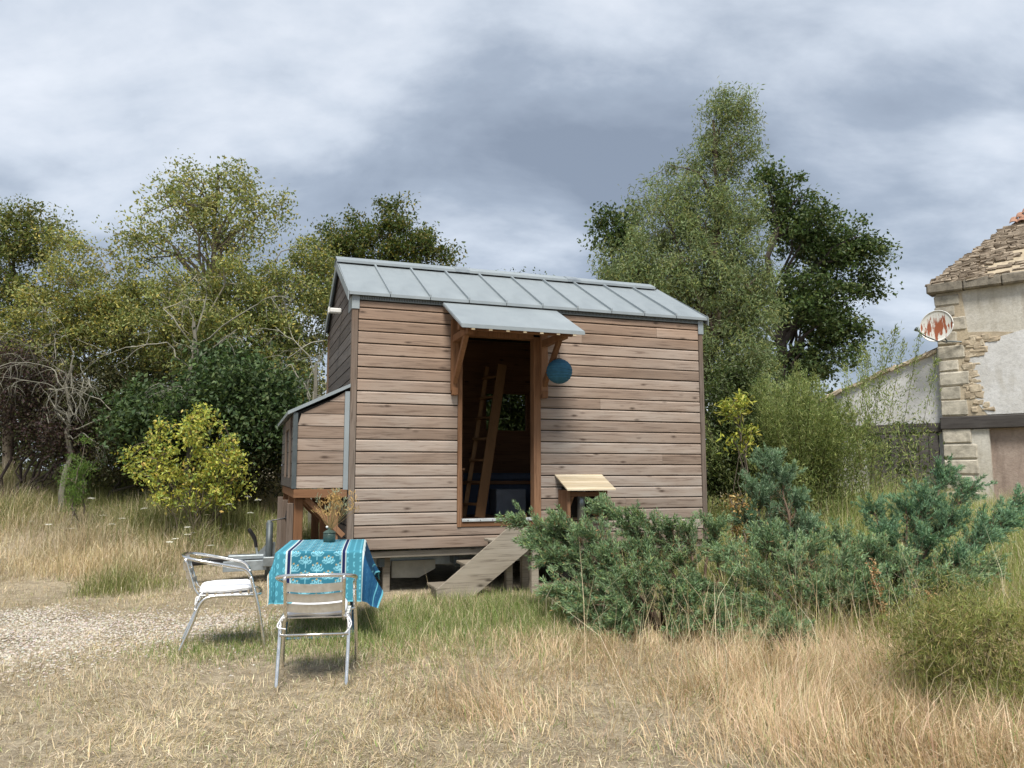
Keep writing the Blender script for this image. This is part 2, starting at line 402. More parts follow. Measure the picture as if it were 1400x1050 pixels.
def dish_mat():
    m, t, p = mat('rusty_white_enamel'); g = G(t); co = g.n('ShaderNodeTexCoord').outputs['Object']
    v = g.map(co, (6.2, 1, 1.5)); 
    rot = g.n('ShaderNodeMapping'); rot.inputs['Rotation'].default_value = (0, R(32), 0); rot.inputs['Scale'].default_value = (9, 1, 1.6); g.l(co, rot.inputs[0])
    a = g.noise(rot.outputs[0], 1.15, 4, .6); s = g.n('ShaderNodeSeparateXYZ'); g.l(co, s.inputs[0])
    band = g.math('ABSOLUTE', g.math('ADD', s.outputs[2], .03)); k = g.math('SUBTRACT', a, g.math('MULTIPLY', band, .62))
    k = g.math('SUBTRACT', k, g.math('MULTIPLY', g.math('ABSOLUTE', s.outputs[0]), .28))
    col = g.mix(g.ramp(k, [(.33, 0.), (.37, 1.)]), (.66, .65, .6), (.30, .085, .035))
    g.l(col, p.inputs['Base Color']); p.inputs['Roughness'].default_value = .6; return m
M['dish'] = dish_mat()

# ------------------------------------------------------------------ ground
gx = np.sinh(np.linspace(-6.2, 6.2, 171)) * 5.0; gy = np.sinh(np.linspace(-4.6, 6.2, 151)) * 5.0 + 6
X, Y = np.meshgrid(gx, gy); Z = hgt(X, Y)
V = np.stack([X, Y, Z], -1).reshape(-1, 3); nx, ny = len(gx), len(gy)
i = (np.arange(ny - 1)[:, None] * nx + np.arange(nx - 1)[None]).ravel()
tag(build('ground', [(V, np.stack([i, i + 1, i + nx + 1, i + nx], -1))], M['ground'], smooth=True), 'dry sandy ground covered with straw coloured grass', 'ground', kind='structure')

# ------------------------------------------------------------------ cabin
A = R(19.24); P0 = np.array([-1.877, 8.89, 0]); eu = np.array([math.cos(A), math.sin(A), 0]); ev = np.array([-math.sin(A), math.cos(A), 0])
def cab(u, v, z=0): return tuple(P0 + u * eu + v * ev + np.array([0, 0, z]))
LEN, WID, ZB, ZE, ZR = 4.765, 2.62, .50, 3.49, 4.215
cabin = thing('wooden_cabin', 'timber clad tiny cabin with grey zinc roof and open door', 'cabin', tuple(P0), A)
def part(name, ch, m, parent, label=None, smooth=False):
    o = build(name, ch if isinstance(ch, list) else [ch], M[m] if isinstance(m, str) else m, parent, smooth)
    if label: o['label'] = label
    return o
# carcass walls (behind the boards), with the doorway left open
T = .09; DU0, DU1, DZ0, DZ1 = 1.345, 2.275, .80, 3.06
front = part('front_wall', [box(.03, 1.30, .022, T, ZB, 3.46), box(2.36, LEN - .03, .022, T, ZB, 3.46), box(1.30, 2.36, .022, T, ZB, .735), box(1.30, 2.36, .022, T, 3.13, 3.46)], 'dark_void', cabin)
PZ = .1415
def board_mesh(l, h=PZ, th=.021):
    g_ = .012                                   # shiplap profile in (v,z): proud face, bevelled top edge, open groove
    poly = [(.021, 0), (.004, 0), (0, .004), (0, h - g_ - .016), (.011, h - g_), (.021, h - g_)]
    return prism(poly[::-1], 0, 0, l)
def boards(parent, u0, u1, ks, src=None):
    o = None
    for k in ks:
        loc = (u0, rng.uniform(-.0025, .0015), ZB + k * PZ)
        if o is None: o = part('board', board_mesh(u1 - u0), 'board', parent); o.location = loc
        else: again(o, parent, loc)
boards(front, .078, 1.288, range(2, 20)); boards(front, 2.372, LEN - .072, [k for k in range(2, 20) if k not in (3, 7, 12, 18, 19)])
for k, uj in ((3, 3.55), (7, 4.1), (12, 3.2), (18, 2.95), (19, 4.05)): boards(front, 2.372, uj - .002, [k]); boards(front, uj, LEN - .072, [k])
boards(front, .078, 2.06, [1]); boards(front, 2.16, LEN - .072, [1]); boards(front, .078, LEN - .072, [0])
for u0, u1 in ((.078, 1.288), (2.372, LEN - .072)):
    o = part('board', board_mesh(u1 - u0, .085), 'board', front); o.location = (u0, 0, ZB + 20 * PZ)
part('corner_post', box(0, .072, -.012, .075, ZB - .03, 3.38, .006), 'post', cabin); part('corner_post', box(LEN - .066, LEN, -.012, .075, ZB - .03, 3.38, .006), 'post', cabin)
part('corner_flashing', [box(-.006, .08, -.022, -.0125, 3.30, 3.46), box(-.008, -.001, -.015, .3, 3.30, 3.46)], 'zinc', cabin)
part('corner_flashing', [box(LEN - .075, LEN + .006, -.022, -.0125, 3.27, 3.46)], 'zinc', cabin)
# left gable with its boards, right gable and back wall
gw = part('gable_wall', prism([(T + .002, ZB), (WID - T, ZB), (WID - T, 3.44), (WID / 2, 4.14), (T + .002, 3.44)], 0, .024, .085), 'dark_void', cabin)
for k in range(26):
    z0 = ZB + k * PZ; h = PZ - .016
    zt = z0 + h
    def vlim(z): return (0.0, WID) if z <= 3.42 else ((z - 3.42) * (WID / 2) / (4.15 - 3.42), WID - (z - 3.42) * (WID / 2) / (4.15 - 3.42))
    a0, b0 = vlim(z0); a1, b1 = vlim(zt)
    if b1 - a1 < .1: break
    a0, a1 = max(a0, .078), max(a1, .078)
    part('board', prism([(a0, z0), (b0, z0), (b1, zt), (a1, zt)], 0, .0, .021), 'board_grey', gw)
part('corner_post', box(-.012, .06, WID - .01, WID + .06, ZB, 3.42, .005), 'post', cabin)
part('gable_wall', prism([(T + .002, ZB), (WID - T, ZB), (WID - T, 3.44), (WID / 2, 4.14), (T + .002, 3.44)], 0, LEN - .085, LEN - .01), 'board_grey', cabin)
WU0, WU1, WZ0, WZ1 = 2.40, 3.15, 2.0, 2.66         # window in the back wall, seen through the door
bw = part('back_wall', [box(0, WU0, WID - T, WID, ZB, 3.46), box(WU1, LEN, WID - T, WID, ZB, 3.46), box(WU0, WU1, WID - T, WID, ZB, WZ0), box(WU0, WU1, WID - T, WID, WZ1, 3.46)], 'inside', cabin)
wn = part('window', [box(WU0, WU0 + .04, WID - .1, WID - .03, WZ0, WZ1), box(WU1 - .04, WU1, WID - .1, WID - .03, WZ0, WZ1), box(WU0 + .04, WU1 - .04, WID - .1, WID - .03, WZ0, WZ0 + .04), box(WU0 + .04, WU1 - .04, WID - .1, WID - .03, WZ1 - .04, WZ1)], 'frame_h', cabin)
part('pane', box(WU0 + .035, WU1 - .035, WID - .07, WID - .062, WZ0 + .035, WZ1 - .035), 'glass', wn)
part('floor', box(.09, LEN - .09, T + .002, WID - T - .002, .70, .79), 'inside', cabin)
part('lining', [box(T, LEN - T, T + .003, T + .012, .8, .805), box(T + .002, T + .012, .1, WID - .1, .8, 3.4), box(LEN - T - .012, LEN - T - .002, .1, WID - .1, .8, 3.4)], 'inside', cabin)
part('loft_floor', box(.1, 1.25, .12, WID - .12, 2.72, 2.80), 'inside', cabin)
# door frame
df = part('door_frame', [box(1.292, 1.345, -.016, .12, .735, 3.09, .004), box(2.275, 2.366, -.016, .12, .735, 3.09, .004), box(1.345, 2.275, -.012, .12, 3.06, 3.12, .003)], 'frame', cabin)
part('threshold_board', box(1.346, 2.274, -.013, .12, .738, .795, .003), 'frame_h', df)
part('threshold_strip', box(1.35, 2.272, -.03, .10, .797, .83, .004), 'white_strip', df)
for k in range(6): part('screw', xf(lathe([(.006, 0), (.006, .003), (.002, .004)], 8), Matrix.Translation((1.42 + k * .155, -.031, .813)) @ Matrix.Rotation(R(90), 4, 'X')), 'black', df)
# eave grille
part('eave_grille', box(.08, LEN - .075, -.018, .022, 3.415, 3.462), 'grille', cabin)
sl = [box(.09 + k * .02, .09 + k * .02 + .006, -.0215, -.0185, 3.423, 3.455) for k in range(231)]
o = part('grille_slots', sl, 'dark_void', cabin); o['kind'] = 'stuff'
# roof
roof = part('roof', [prism([(-.04, 3.455), (WID / 2, 4.165), (WID + .04, 3.455), (WID + .04, 3.475), (WID / 2, 4.195), (-.04, 3.475)], 0, -.02, LEN + .02)], 'dark_void', cabin)
NP = 10; pw = (LEN + .10) / NP
sl_ang = math.atan2(ZR - ZE, WID / 2 + .06)
for side in (0, 1):
    pan = seam = None
    for k in range(NP):
        ua = -.05 + k * pw
        va, vb = (-.06, WID / 2 - .05)
        za, zb = ZE - .002, ZE - .002 + (vb - va) * math.tan(sl_ang)
        if pan is None:
            q = [(va, za), (vb, zb), (vb, zb + .006), (va, za + .006)]
            lip = [(va - .004, za - .03), (va + .0, za - .03), (va + .0, za + .006), (va - .004, za + .006)]
            if side: q = [(WID - a, b) for a, b in q][::-1]; lip = [(WID - a, b) for a, b in lip][::-1]
            pan = part('roof_panel', [prism(q, 0, .004, pw - .004), prism(lip, 0, .004, pw - .004)], 'zinc', roof); pan.location = (ua, 0, 0)
            r_ = .018; q = [(va - .004, za + .004), (vb, zb + .004), (vb, zb + .042), (va - .004, za + .036)]
            if side: q = [(WID - a, b) for a, b in q][::-1]
            seam = part('standing_seam', prism(q, 0, -.012, .012), 'zinc', roof); seam.location = (ua + pw, 0, 0)
        else:
            again(pan, roof, (ua, rng.uniform(-.002, .002), rng.uniform(-.001, .001)))
            if k < NP - 1: again(seam, roof, (ua + pw, 0, 0))
def verge(u0, u1):
    h = .12
    pts = [(-.075, ZE - .105), (-.075, ZE + .012), (WID / 2, ZR + .0), (WID + .075, ZE + .012), (WID + .075, ZE - .105), (WID / 2, ZR - h)]
    return prism(pts[::-1], 0, u0, u1)
part('verge_fascia', verge(-.062, -.052), 'zinc', roof); part('verge_fascia', verge(LEN + .052, LEN + .06), 'zinc', roof)
# ventilated ridge cap raised above the panels
cap = [(WID / 2 - .16, ZR - .018), (WID / 2, ZR + .062), (WID / 2 + .16, ZR - .018), (WID / 2 + .16, ZR - .052), (WID / 2 + .152, ZR - .052), (WID / 2 + .152, ZR - .022), (WID / 2, ZR + .052), (WID / 2 - .152, ZR - .022), (WID / 2 - .152, ZR - .052), (WID / 2 - .16, ZR - .052)]
for a, b in ((-.07, 1.62), (1.625, 3.32), (3.325, LEN - .05)): part('ridge_cap', prism(cap, 0, a, b), 'zinc', roof)
for a in (1.56, 3.26): part('ridge_joint', prism([(WID / 2 - .168, ZR - .05), (WID / 2 - .168, ZR - .012), (WID / 2, ZR + .07), (WID / 2, ZR + .06), (WID / 2 - .161, ZR - .02), (WID / 2 - .161, ZR - .05)], 0, a, a + .2), 'grey_metal', roof)
part('ridge_batten', box(0, LEN, WID / 2 - .1, WID / 2 + .1, ZR - .07, ZR - .025), 'dark_void', roof)
# little lamp on the gable
lamp = part('wall_lamp', [box(-.16, -.01, .98, 1.06, 3.44, 3.50, .01), box(-.18, -.158, .97, 1.07, 3.43, 3.51, .008)], 'white_paint', cabin)
# awning over the door
aw = part('awning', [prism([(-.90, 3.018), (-.005, 3.452), (-.005, 3.462), (-.90, 3.028)], 0, 1.085, 2.575), prism([(-.905, 2.985), (-.897, 2.985), (-.897, 3.028), (-.905, 3.028)], 0, 1.085, 2.575),
                    prism([(-.90, 2.992), (-.005, 3.426), (-.005, 3.452), (-.90, 3.018)], 0, 1.079, 1.085), prism([(-.90, 2.992), (-.005, 3.426), (-.005, 3.452), (-.90, 3.018)], 0, 2.575, 2.581)], 'zinc', cabin)
dk = part('awning_decking', prism([(-.885, 2.998), (-.02, 3.418), (-.02, 3.44), (-.885, 3.02)], 0, 1.10, 2.56), 'frame_h', aw)
for k in range(7): part('awning_rafter', prism([(-.892, 2.962), (-.03, 3.38), (-.03, 3.415), (-.892, 2.997)], 0, 1.20 + k * .205, 1.235 + k * .205), 'pale' if 0 else 'frame_h', aw)
for k in range(7): part('rafter_end', box(1.197 + k * .205, 1.238 + k * .205, -.902, -.8925, 2.965, 2.988), 'pale', aw)
part('awning_purlin', bar((1.12, -.62, 3.055), (2.55, -.62, 3.055), .07, .09, .004), 'frame_h', aw)
for u in (1.235, 2.40):
    br = part('awning_bracket', [box(u - .045, u + .045, -.075, -.014, 2.36, 3.24, .004)], 'frame', aw)
    part('bracket_arm', bar((u, -.02, 3.0), (u, -.74, 3.0), .07, .085, .004), 'frame', br)
    part('bracket_brace', bar((u, -.05, 2.47), (u, -.56, 2.975), .055, .065, .004), 'frame', br)
    part('bracket_foot', bar((u, -.055, 2.40), (u, -.055, 2.31), .075, .07, .006), 'frame', br)
# bay box on the left gable: boards, small lean-to roof, legs
bay = part('bay_box', prism([(-.005, 1.22), (-.595, 1.22), (-.595, 2.06), (-.005, 2.32)][::-1], 1, .045, WID - .05), 'dark_void', cabin)
for k in range(9):
    z0 = 1.21 + k * PZ; zt = z0 + PZ - .009
    def ul(z): return -.575 if z < 2.03 else min(-.58 + (z - 2.03) / .27 * .55, -.06)
    if ul(zt) > -.1: 
        zt = 2.31
        if ul(z0) > -.12: break
    part('board', prism([(ul(z0), z0), (-.06, z0), (-.06, zt), (min(ul(zt), -.061), zt)], 1, .02, .043), 'board', bay)
for k in range(6):
    z0 = 1.21 + k * PZ; part('board', box(-.62, -.597, .05, WID - .06, z0, z0 + PZ - .009), 'board_grey', bay)
part('bay_shutter', [box(-.645, -.622, .35, .45, 1.32, 2.03, .004), box(-.645, -.622, 1.2, 1.3, 1.32, 2.03, .004), box(-.645, -.622, .45, 1.2, 1.9, 2.02, .004)], 'post', bay)
part('bay_trim', [box(-.627, -.577, .0, .019, 1.205, 2.06)], 'dark_metal', bay); part('bay_trim', [box(-.058, -.004, .0, .019, 1.19, 2.32)], 'zinc', bay)
bs = .27 / .55
part('bay_roof', prism([(-.69, 2.035), (-.69, 2.075), (-.002, 2.41), (-.002, 2.37)], 1, -.02, WID + .02), 'zinc', bay)
part('bay_sill', [box(-.60, -.01, .0, .08, 1.10, 1.195, .004)], 'frame_h', bay); part('bay_sill', box(-.60, -.52, .09, WID - .1, 1.10, 1.195, .004), 'frame_h', bay)
for v in (.10, 1.2, WID - .18): 
    part('bay_leg', box(-.585, -.485, v, v + .09, .02, 1.09, .006), 'frame', bay); part('bay_leg', box(-.66, -.588, v + .01, v + .08, .02, 1.04, .006), 'post', bay)
    part('bay_brace', bar((-.46, v + .04, 1.10), (-.03, v + .04, .66), .06, .13, .004, up=(0, 1, 0)), 'frame', bay)
    part('bay_leg', box(-.19, -.09, v, v + .08, .02, 1.09, .005), 'frame', bay)
# slatted hood over the wall vent
hood = part('vent_hood', box(2.645, 3.095, -.012, -.004, .82, 1.2), 'dark_void', cabin)
for u in (2.60, 3.10): part('hood_side', box(u, u + .04, -.30, -.003, .83, 1.17, .004), 'frame', hood)
for k in range(7):
    t0 = k / 7; t1 = (k + .93) / 7; v0, v1 = -.40 + .40 * t0, -.40 + .40 * t1; z0, z1 = 1.165 + .18 * t0, 1.165 + .18 * t1
    part('slat', prism([(v0, z0), (v1, z1), (v1, z1 + .016), (v0, z0 + .016)], 0, 2.555, 3.205), 'pale', hood)
part('hood_rail', box(2.641, 3.099, -.29, -.25, 1.09, 1.15, .004), 'frame_h', hood)
part('hood_brace', bar((2.68, -.27, 1.12), (2.68, -.05, .86), .04, .05, .003), 'frame', hood); part('hood_brace', bar((3.06, -.27, 1.12), (3.06, -.05, .86), .04, .05, .003), 'frame', hood)
part('flue_pipe', tube([(2.86, -.12, .8), (2.86, -.12, 1.22)], .05, 14), 'grey_metal', hood, smooth=True)

# ------------------------------------------------------------------ things in the doorway
ld = thing('ladder', 'brown wooden loft ladder leaning inside the dark doorway', 'ladder', cab(1.80, .75, .79), A)
for du, dv_, wd in ((0, 0, .135), (-.13, .30, .06)):
    part('rail', bar((du, dv_, 0), (du + .46, dv_ + .45, 2.10), wd, .035, .004, up=(0, 1, 0)), 'ladder', ld)
for k in range(7):
    t = (k + .6) / 7.2; part('rung', bar((.46 * t, .45 * t + .01, 2.1 * t), (-.13 + .46 * t, .45 * t + .29, 2.1 * t), .15, .03, .003), 'ladder', ld)
bn = thing('storage_bench', 'low wooden bench with dark blue box front inside the cabin', 'bench', cab(2.5, 1.9, .79), A)
part('bench_top', box(-.9, 1.6, -.3, .5, .42, .47, .005), 'frame_h', bn); part('bench_front', box(-.85, 1.55, -.27, -.24, 0, .42), 'navy', bn); part('bench_end', box(-.85, -.8, -.24, .48, 0, .42), 'inside', bn)
cu = build('bench_cushion', [box(-.88, 1.55, -.29, .45, 0, .11, .03)], M['navy']); cu.location = cab(2.5, 1.9, 1.262); cu.rotation_euler = (0, 0, A); tag(cu, 'dark blue seat cushion lying on the bench inside the cabin', 'cushion')
cb = thing('cupboard', 'low reddish wooden cupboard just inside the door frame', 'cupboard', cab(1.36, .35, .79), A)
part('carcass', box(-.9, .10, 0, .5, 0, .62, .004), 'frame_h', cb); part('cupboard_top', box(-.92, .12, -.02, .52, .62, .65, .004), 'frame_h', cb)
pn = build('storage_crate', [box(-.22, .22, -.15, .15, 0, .36, .01)], plain('grey_crate', (.16, .18, .21), .7), None); pn.location = cab(2.40, 1.35, .79); pn.rotation_euler = (0, 0, A); tag(pn, 'grey plastic crate standing in front of the bench inside the cabin', 'crate')

# ------------------------------------------------------------------ trailer under the cabin
tr = thing('trailer', 'grey steel trailer under the cabin with drawbar, jack and handbrake', 'trailer', tuple(P0), A)
part('chassis_beam', [box(.02, LEN - .02, .06, .13, .40, .475, .004), box(.02, LEN - .02, WID - .12, WID - .05, .40, .475, .004)], 'step', tr)
part('chassis_rail', [box(-.0, LEN, .35, .42, .27, .395, .004), box(-.0, LEN, WID - .4, WID - .33, .27, .395, .004)], 'grey_metal', tr)
for u in (.4, 1.3, 2.3, 3.3, 4.3): part('cross_member', box(u, u + .06, .14, WID - .13, .29, .385), 'dark_metal', tr)
part('underbody', box(.03, LEN - .03, .14, WID - .13, .478, .497), 'dark_void', tr)
part('drawbar', bar((.1, 1.10, .27), (-1.33, 1.32, .225), .07, .125, .004), 'grey_metal', tr); part('drawbar', bar((.1, 1.75, .27), (-1.33, 1.46, .225), .07, .125, .004), 'grey_metal', tr)
part('coupling', [bar((-1.0, 1.39, .31), (-1.5, 1.39, .30), .14, .07, .02), bar((-1.45, 1.39, .30), (-1.72, 1.39, .28), .075, .08, .025)], 'black', tr)
part('coupling_housing', [box(-1.28, -.85, 1.31, 1.47, .30, .36, .012), prism([(-1.0, .3), (-.72, .3), (-.72, .50), (-.80, .50)], 1, 1.33, 1.345), prism([(-1.0, .3), (-.72, .3), (-.72, .50), (-.80, .50)], 1, 1.43, 1.445)], 'grey_metal', tr)
jk = part('jack_post', tube([(-.80, 1.24, .05), (-.80, 1.24, .76)], .042, 16), 'dark_metal', tr, smooth=True)
part('jack_cap', tube([(-.80, 1.24, .76), (-.80, 1.24, .785)], .03, 12), 'grey_metal', jk); part('crank_handle', [tube([(-.80, 1.24, .78), (-.68, 1.22, .80), (-.60, 1.2, .82)], .009, 6), tube([(-.60, 1.2, .80), (-.585, 1.2, .90)], [.022, .027], 8)], 'black', jk)
part('jack_clamp', box(-.87, -.73, 1.17, 1.31, .22, .34, .01), 'grey_metal', jk)
hb = part('handbrake_lever', tube([(-.93, 1.36, .33), (-.95, 1.36, .46)], .014, 8), 'grey_metal', tr)
part('grip', tube(spline([(-.95, 1.36, .45), (-.975, 1.36, .56), (-1.05, 1.36, .68)], 4), [.022] * 4 + [.026] * 4 + [.02], 8), 'black', hb)
for k, u in enumerate((2.9, 3.75)):
    for v in (.30, WID - .44):
        wh = part('wheel', xf(lathe([(.12, -.08), (.27, -.09), (.31, -.06), (.31, .06), (.27, .09), (.12, .08)], 28), Matrix.Translation((u, v + .07, .31)) @ Matrix.Rotation(R(90), 4, 'X')), 'tyre', tr, smooth=True)
        part('rim', xf(lathe([(.02, -.085), (.10, -.095), (.165, -.092), (.165, -.04)], 20), Matrix.Translation((u, v + .07, .31)) @ Matrix.Rotation(R(90), 4, 'X')), 'grey_metal', wh)
part('skirt_panel', prism([(.57, .14), (.90, .13), (1.10, .23), (1.10, .335), (.57, .335)], 1, .28, .30), 'panel', tr)
part('support_leg', box(.46, .54, .22, .30, -.03, .40, .005), 'step', tr); part('support_leg', box(4.2, 4.28, .22, .30, -.03, .40, .005), 'step', tr)
part('side_marker', box(1.33, 1.75, .22, .26, .245, .33, .004), 'dark_metal', tr)

# ------------------------------------------------------------------ steps running along the front wall
st = thing('wooden_steps', 'weathered grey wooden steps climbing along the cabin wall to its door', 'steps', cab(.95, -.5, 0), A)
def stringer(v): return prism([(-.02, -.05), (.34, -.05), (1.18, .575), (1.18, .70), (.97, .835), (.90, .81), (-.02, .09)][::-1], 1, v, v + .035)
part('stringer', stringer(0), 'step', st)
for u0, z0 in ((-.03, .085), (.32, .325), (.66, .575)):
    part('tread', box(u0, u0 + .32, .036, .444, z0, z0 + .032, .006), 'step', st)
    part('riser_cleat', box(u0 + .05, u0 + .08, .04, .44, max(z0 - .17, -.02), z0 - .001, .003), 'step', st)
part('landing', box(.98, 1.26, -.01, .49, .70, .735, .006), 'step', st)
part('post', box(1.12, 1.21, .04, .12, -.05, .695, .006), 'step', st); part('post', box(1.12, 1.21, .37, .45, -.05, .695, .006), 'step', st); part('post', box(.88, .96, .25, .33, -.05, .55, .006), 'step', st)

# ------------------------------------------------------------------ paper lantern
ln = thing('paper_lantern', 'round blue paper lantern hanging beside the doorway', 'lantern', cab(2.452, -.42, 2.45), A)
prof = []; nr = 13
for k in range(nr * 6 + 1):
    ph = -math.pi / 2 + math.pi * k / (nr * 6); prof.append((max(.012, .158 * math.cos(ph) * (1 + .022 * math.cos(k / 6 * 2 * math.pi))), .158 + .152 * math.sin(ph)))
ls = lathe(prof, 36); part('shade', ls, 'paper', ln, smooth=True)
part('cap_ring', tube([(.03 * math.cos(t), .03 * math.sin(t), .312) for t in np.linspace(0, 2 * math.pi, 17)], .004, 5), 'black', ln)
part('hanging_cord', tube([(0, 0, .31), (-.01, -.01, .42), (-.04, -.03, .52)], .004, 5), 'black', ln)

# ------------------------------------------------------------------ garden chairs
def ring_rot(ch, rz, loc): return xf(ch, Matrix.Translation(loc) @ Matrix.Rotation(rz, 4, 'Z'))
def make_chair(label):
    c = thing('garden_chair', label, 'chair')
    half = [(-.265, .31, -.01), (-.255, .25, .30), (-.245, .20, .50), (-.243, .175, .585), (-.245, .13, .635), (-.252, .04, .658), (-.262, -.10, .69), (-.245, -.22, .715), (-.17, -.305, .732)]
    loop = half + [(0, -.335, .738)] + [(-x, y, z) for x, y, z in half[::-1]]
    sp = spline(loop, 5); nf = 15
    part('arm_loop', tube(sp[nf - 1:-nf + 1], .0135, 10), 'alu', c, smooth=True)
    part('leg', tube(sp[:nf], .0135, 10), 'alu', c, smooth=True); part('leg', tube(sp[-nf:], .0135, 10), 'alu', c, smooth=True)
    for s in (-1, 1):
        lg = spline([(s * .21, .20, .425), (s * .222, .0, .432), (s * .225, -.13, .425), (s * .225, -.19, .37), (s * .225, -.235, .24), (s * .222, -.335, -.01)], 5)
        part('leg', tube(lg, .0135, 10), 'alu', c, smooth=True)
        part('back_upright', tube(spline([(s * .192, -.31, .728), (s * .19, -.27, .6), (s * .188, -.225, .47), (s * .19, -.16, .42)], 4), .0115, 8), 'alu', c, smooth=True)
        part('arm_fixing', tube([(s * .21, .16, .428), (s * .252, .225, .43)], .008, 6), 'alu', c)
    part('stretcher', tube([(-.225, -.222, .335), (.225, -.222, .335)], .009, 8), 'alu', c, smooth=True)
    for k, (z, y) in enumerate(((.652, -.292), (.583, -.27), (.513, -.245))):          # curved back slats
        t = np.linspace(-1, 1, 13); xs = t * .188; ys = y + .012 - .045 * (1 - t * t); zs = z - .006 * (1 - t * t) + .006
        V = []; 
        for i_ in range(13):
            for dy, dz in ((-.004, -.0275), (.004, -.0275), (.0, .0275), (-.008, .0275)): V.append((xs[i_], ys[i_] + dy, zs[i_] + dz))
        i_ = np.arange(12)[:, None] * 4; kk = np.arange(4)[None]; k2 = (kk + 1) % 4
        part('back_slat', (np.array(V), [np.stack([i_ + kk, i_ + k2, i_ + 4 + k2, i_ + 4 + kk], -1).reshape(-1, 4), np.array([[3, 2, 1, 0]]), np.array([[48, 49, 50, 51]])]), 'alu_slat', c)
    sl_ = None
    for k in range(7):                                                                     # seat slats
        y = -.17 + k * .062
        if sl_ is None: sl_ = part('seat_slat', box(-.222, .222, -.024, .024, .436, .446, .003), 'alu_slat', c); sl_.location = (0, y, 0)
        else: again(sl_, c, (0, y, 0))
    part('seat_rail', tube(spline([(-.21, .20, .425), (-.17, .255, .427), (0, .27, .427), (.17, .255, .427), (.21, .20, .425)], 5), .0125, 8), 'alu', c, smooth=True)
    return c
def make_cushion(label):
    c = thing('seat_cushion', label, 'cushion')
    n = 28; t = np.linspace(-1, 1, n); U, W_ = np.meshgrid(t, t)
    def half(sgn):
        e_ = np.clip(1 - np.maximum(abs(U), abs(W_)) ** 6, 0, 1) ** .5
        quilt = 1 - .16 * np.exp(-((np.sin(U * 4.7) / .35) ** 2 + (np.sin(W_ * 4.7) / .35) ** 2) * .9)
        return np.stack([U * .2 * (1 - .03 * W_ ** 2), W_ * .2 * (1 - .03 * U ** 2), .03 + sgn * e_ * .033 * quilt * (1.1 if sgn > 0 else .8) + .004 * np.sin(5 * U + 3 * W_)], -1).reshape(-1, 3)
    i_ = (np.arange(n - 1)[:, None] * n + np.arange(n - 1)[None]).ravel(); f = np.stack([i_, i_ + 1, i_ + n + 1, i_ + n], -1)
    part('pad', [(half(1), f), (half(-1), f[:, ::-1])], 'cushion', c, smooth=True)
    for s in (-1, 1):
        for d in (-1, 1):
            part('tie', tube(spline([(s * .19, -.17, .03), (s * .215, -.19, .0 + .01 * d), (s * (.23 + .012 * d), -.215, -.025 - .02 * d), (s * (.205 - .02 * d), -.225, -.06 - .03 * (d + s))], 4), .005, 5), 'cushion', c)
    return c
FC, FR = (-1.36, 5.53, 0), R(9); LC, LR = (-2.33, 6.42, 0), R(-90 + 20)
ch1 = make_chair('aluminium garden chair with its back slats turned to the open lawn'); ch1.location = FC; ch1.rotation_euler = (0, 0, FR)
ch2 = copy_tree(ch1); ch2.location = LC; ch2.rotation_euler = (0, 0, LR); ch2['label'] = 'aluminium garden chair beside the trailer drawbar, seen from its side'
for o in (ch1, ch2): o['group'] = 'garden chairs at the table'; o.location.z = float(hgt(o.location.x, o.location.y))
cs1 = make_cushion('white seat cushion on the chair with its back to the lawn'); cs1.location = ch1.location + Vector((0, 0, .443)); cs1.rotation_euler = (R(2), 0, FR)
cs2 = copy_tree(cs1); cs2.location = ch2.location + Vector((0, 0, .443)); cs2.rotation_euler = (R(2), 0, LR); cs2['label'] = 'white seat cushion on the chair beside the trailer drawbar'
for o in (cs1, cs2): o['group'] = 'white seat cushions'

# ------------------------------------------------------------------ folding table and cloth
TA = R(10); TC = np.array([-1.72, 7.17]); TW, TD, TH = .70, 1.10, .735
tz = float(hgt(*TC))
tb = thing('folding_table', 'folding table with blue crossed metal legs under the turquoise cloth', 'table', (TC[0], TC[1], tz), TA)
part('tabletop', box(-TW / 2, TW / 2, -TD / 2, TD / 2, TH - .03, TH, .006), 'blue_metal', tb)
for s in (-1, 1):
    x = s * (TW / 2 - .07)
    part('leg', tube([(x, -.50, -.02), (x, .42, TH - .035)], .014, 8), 'blue_metal', tb, smooth=True); part('leg', tube([(x - s * .03, .50, -.02), (x - s * .03, -.42, TH - .035)], .014, 8), 'blue_metal', tb, smooth=True)
part('stretcher', tube([(-TW / 2 + .07, -.47, .01), (TW / 2 - .07, -.47, .01)], .011, 8), 'blue_metal', tb); part('stretcher', tube([(-TW / 2 + .1, .47, .01), (TW / 2 - .1, .47, .01)], .011, 8), 'blue_metal', tb)
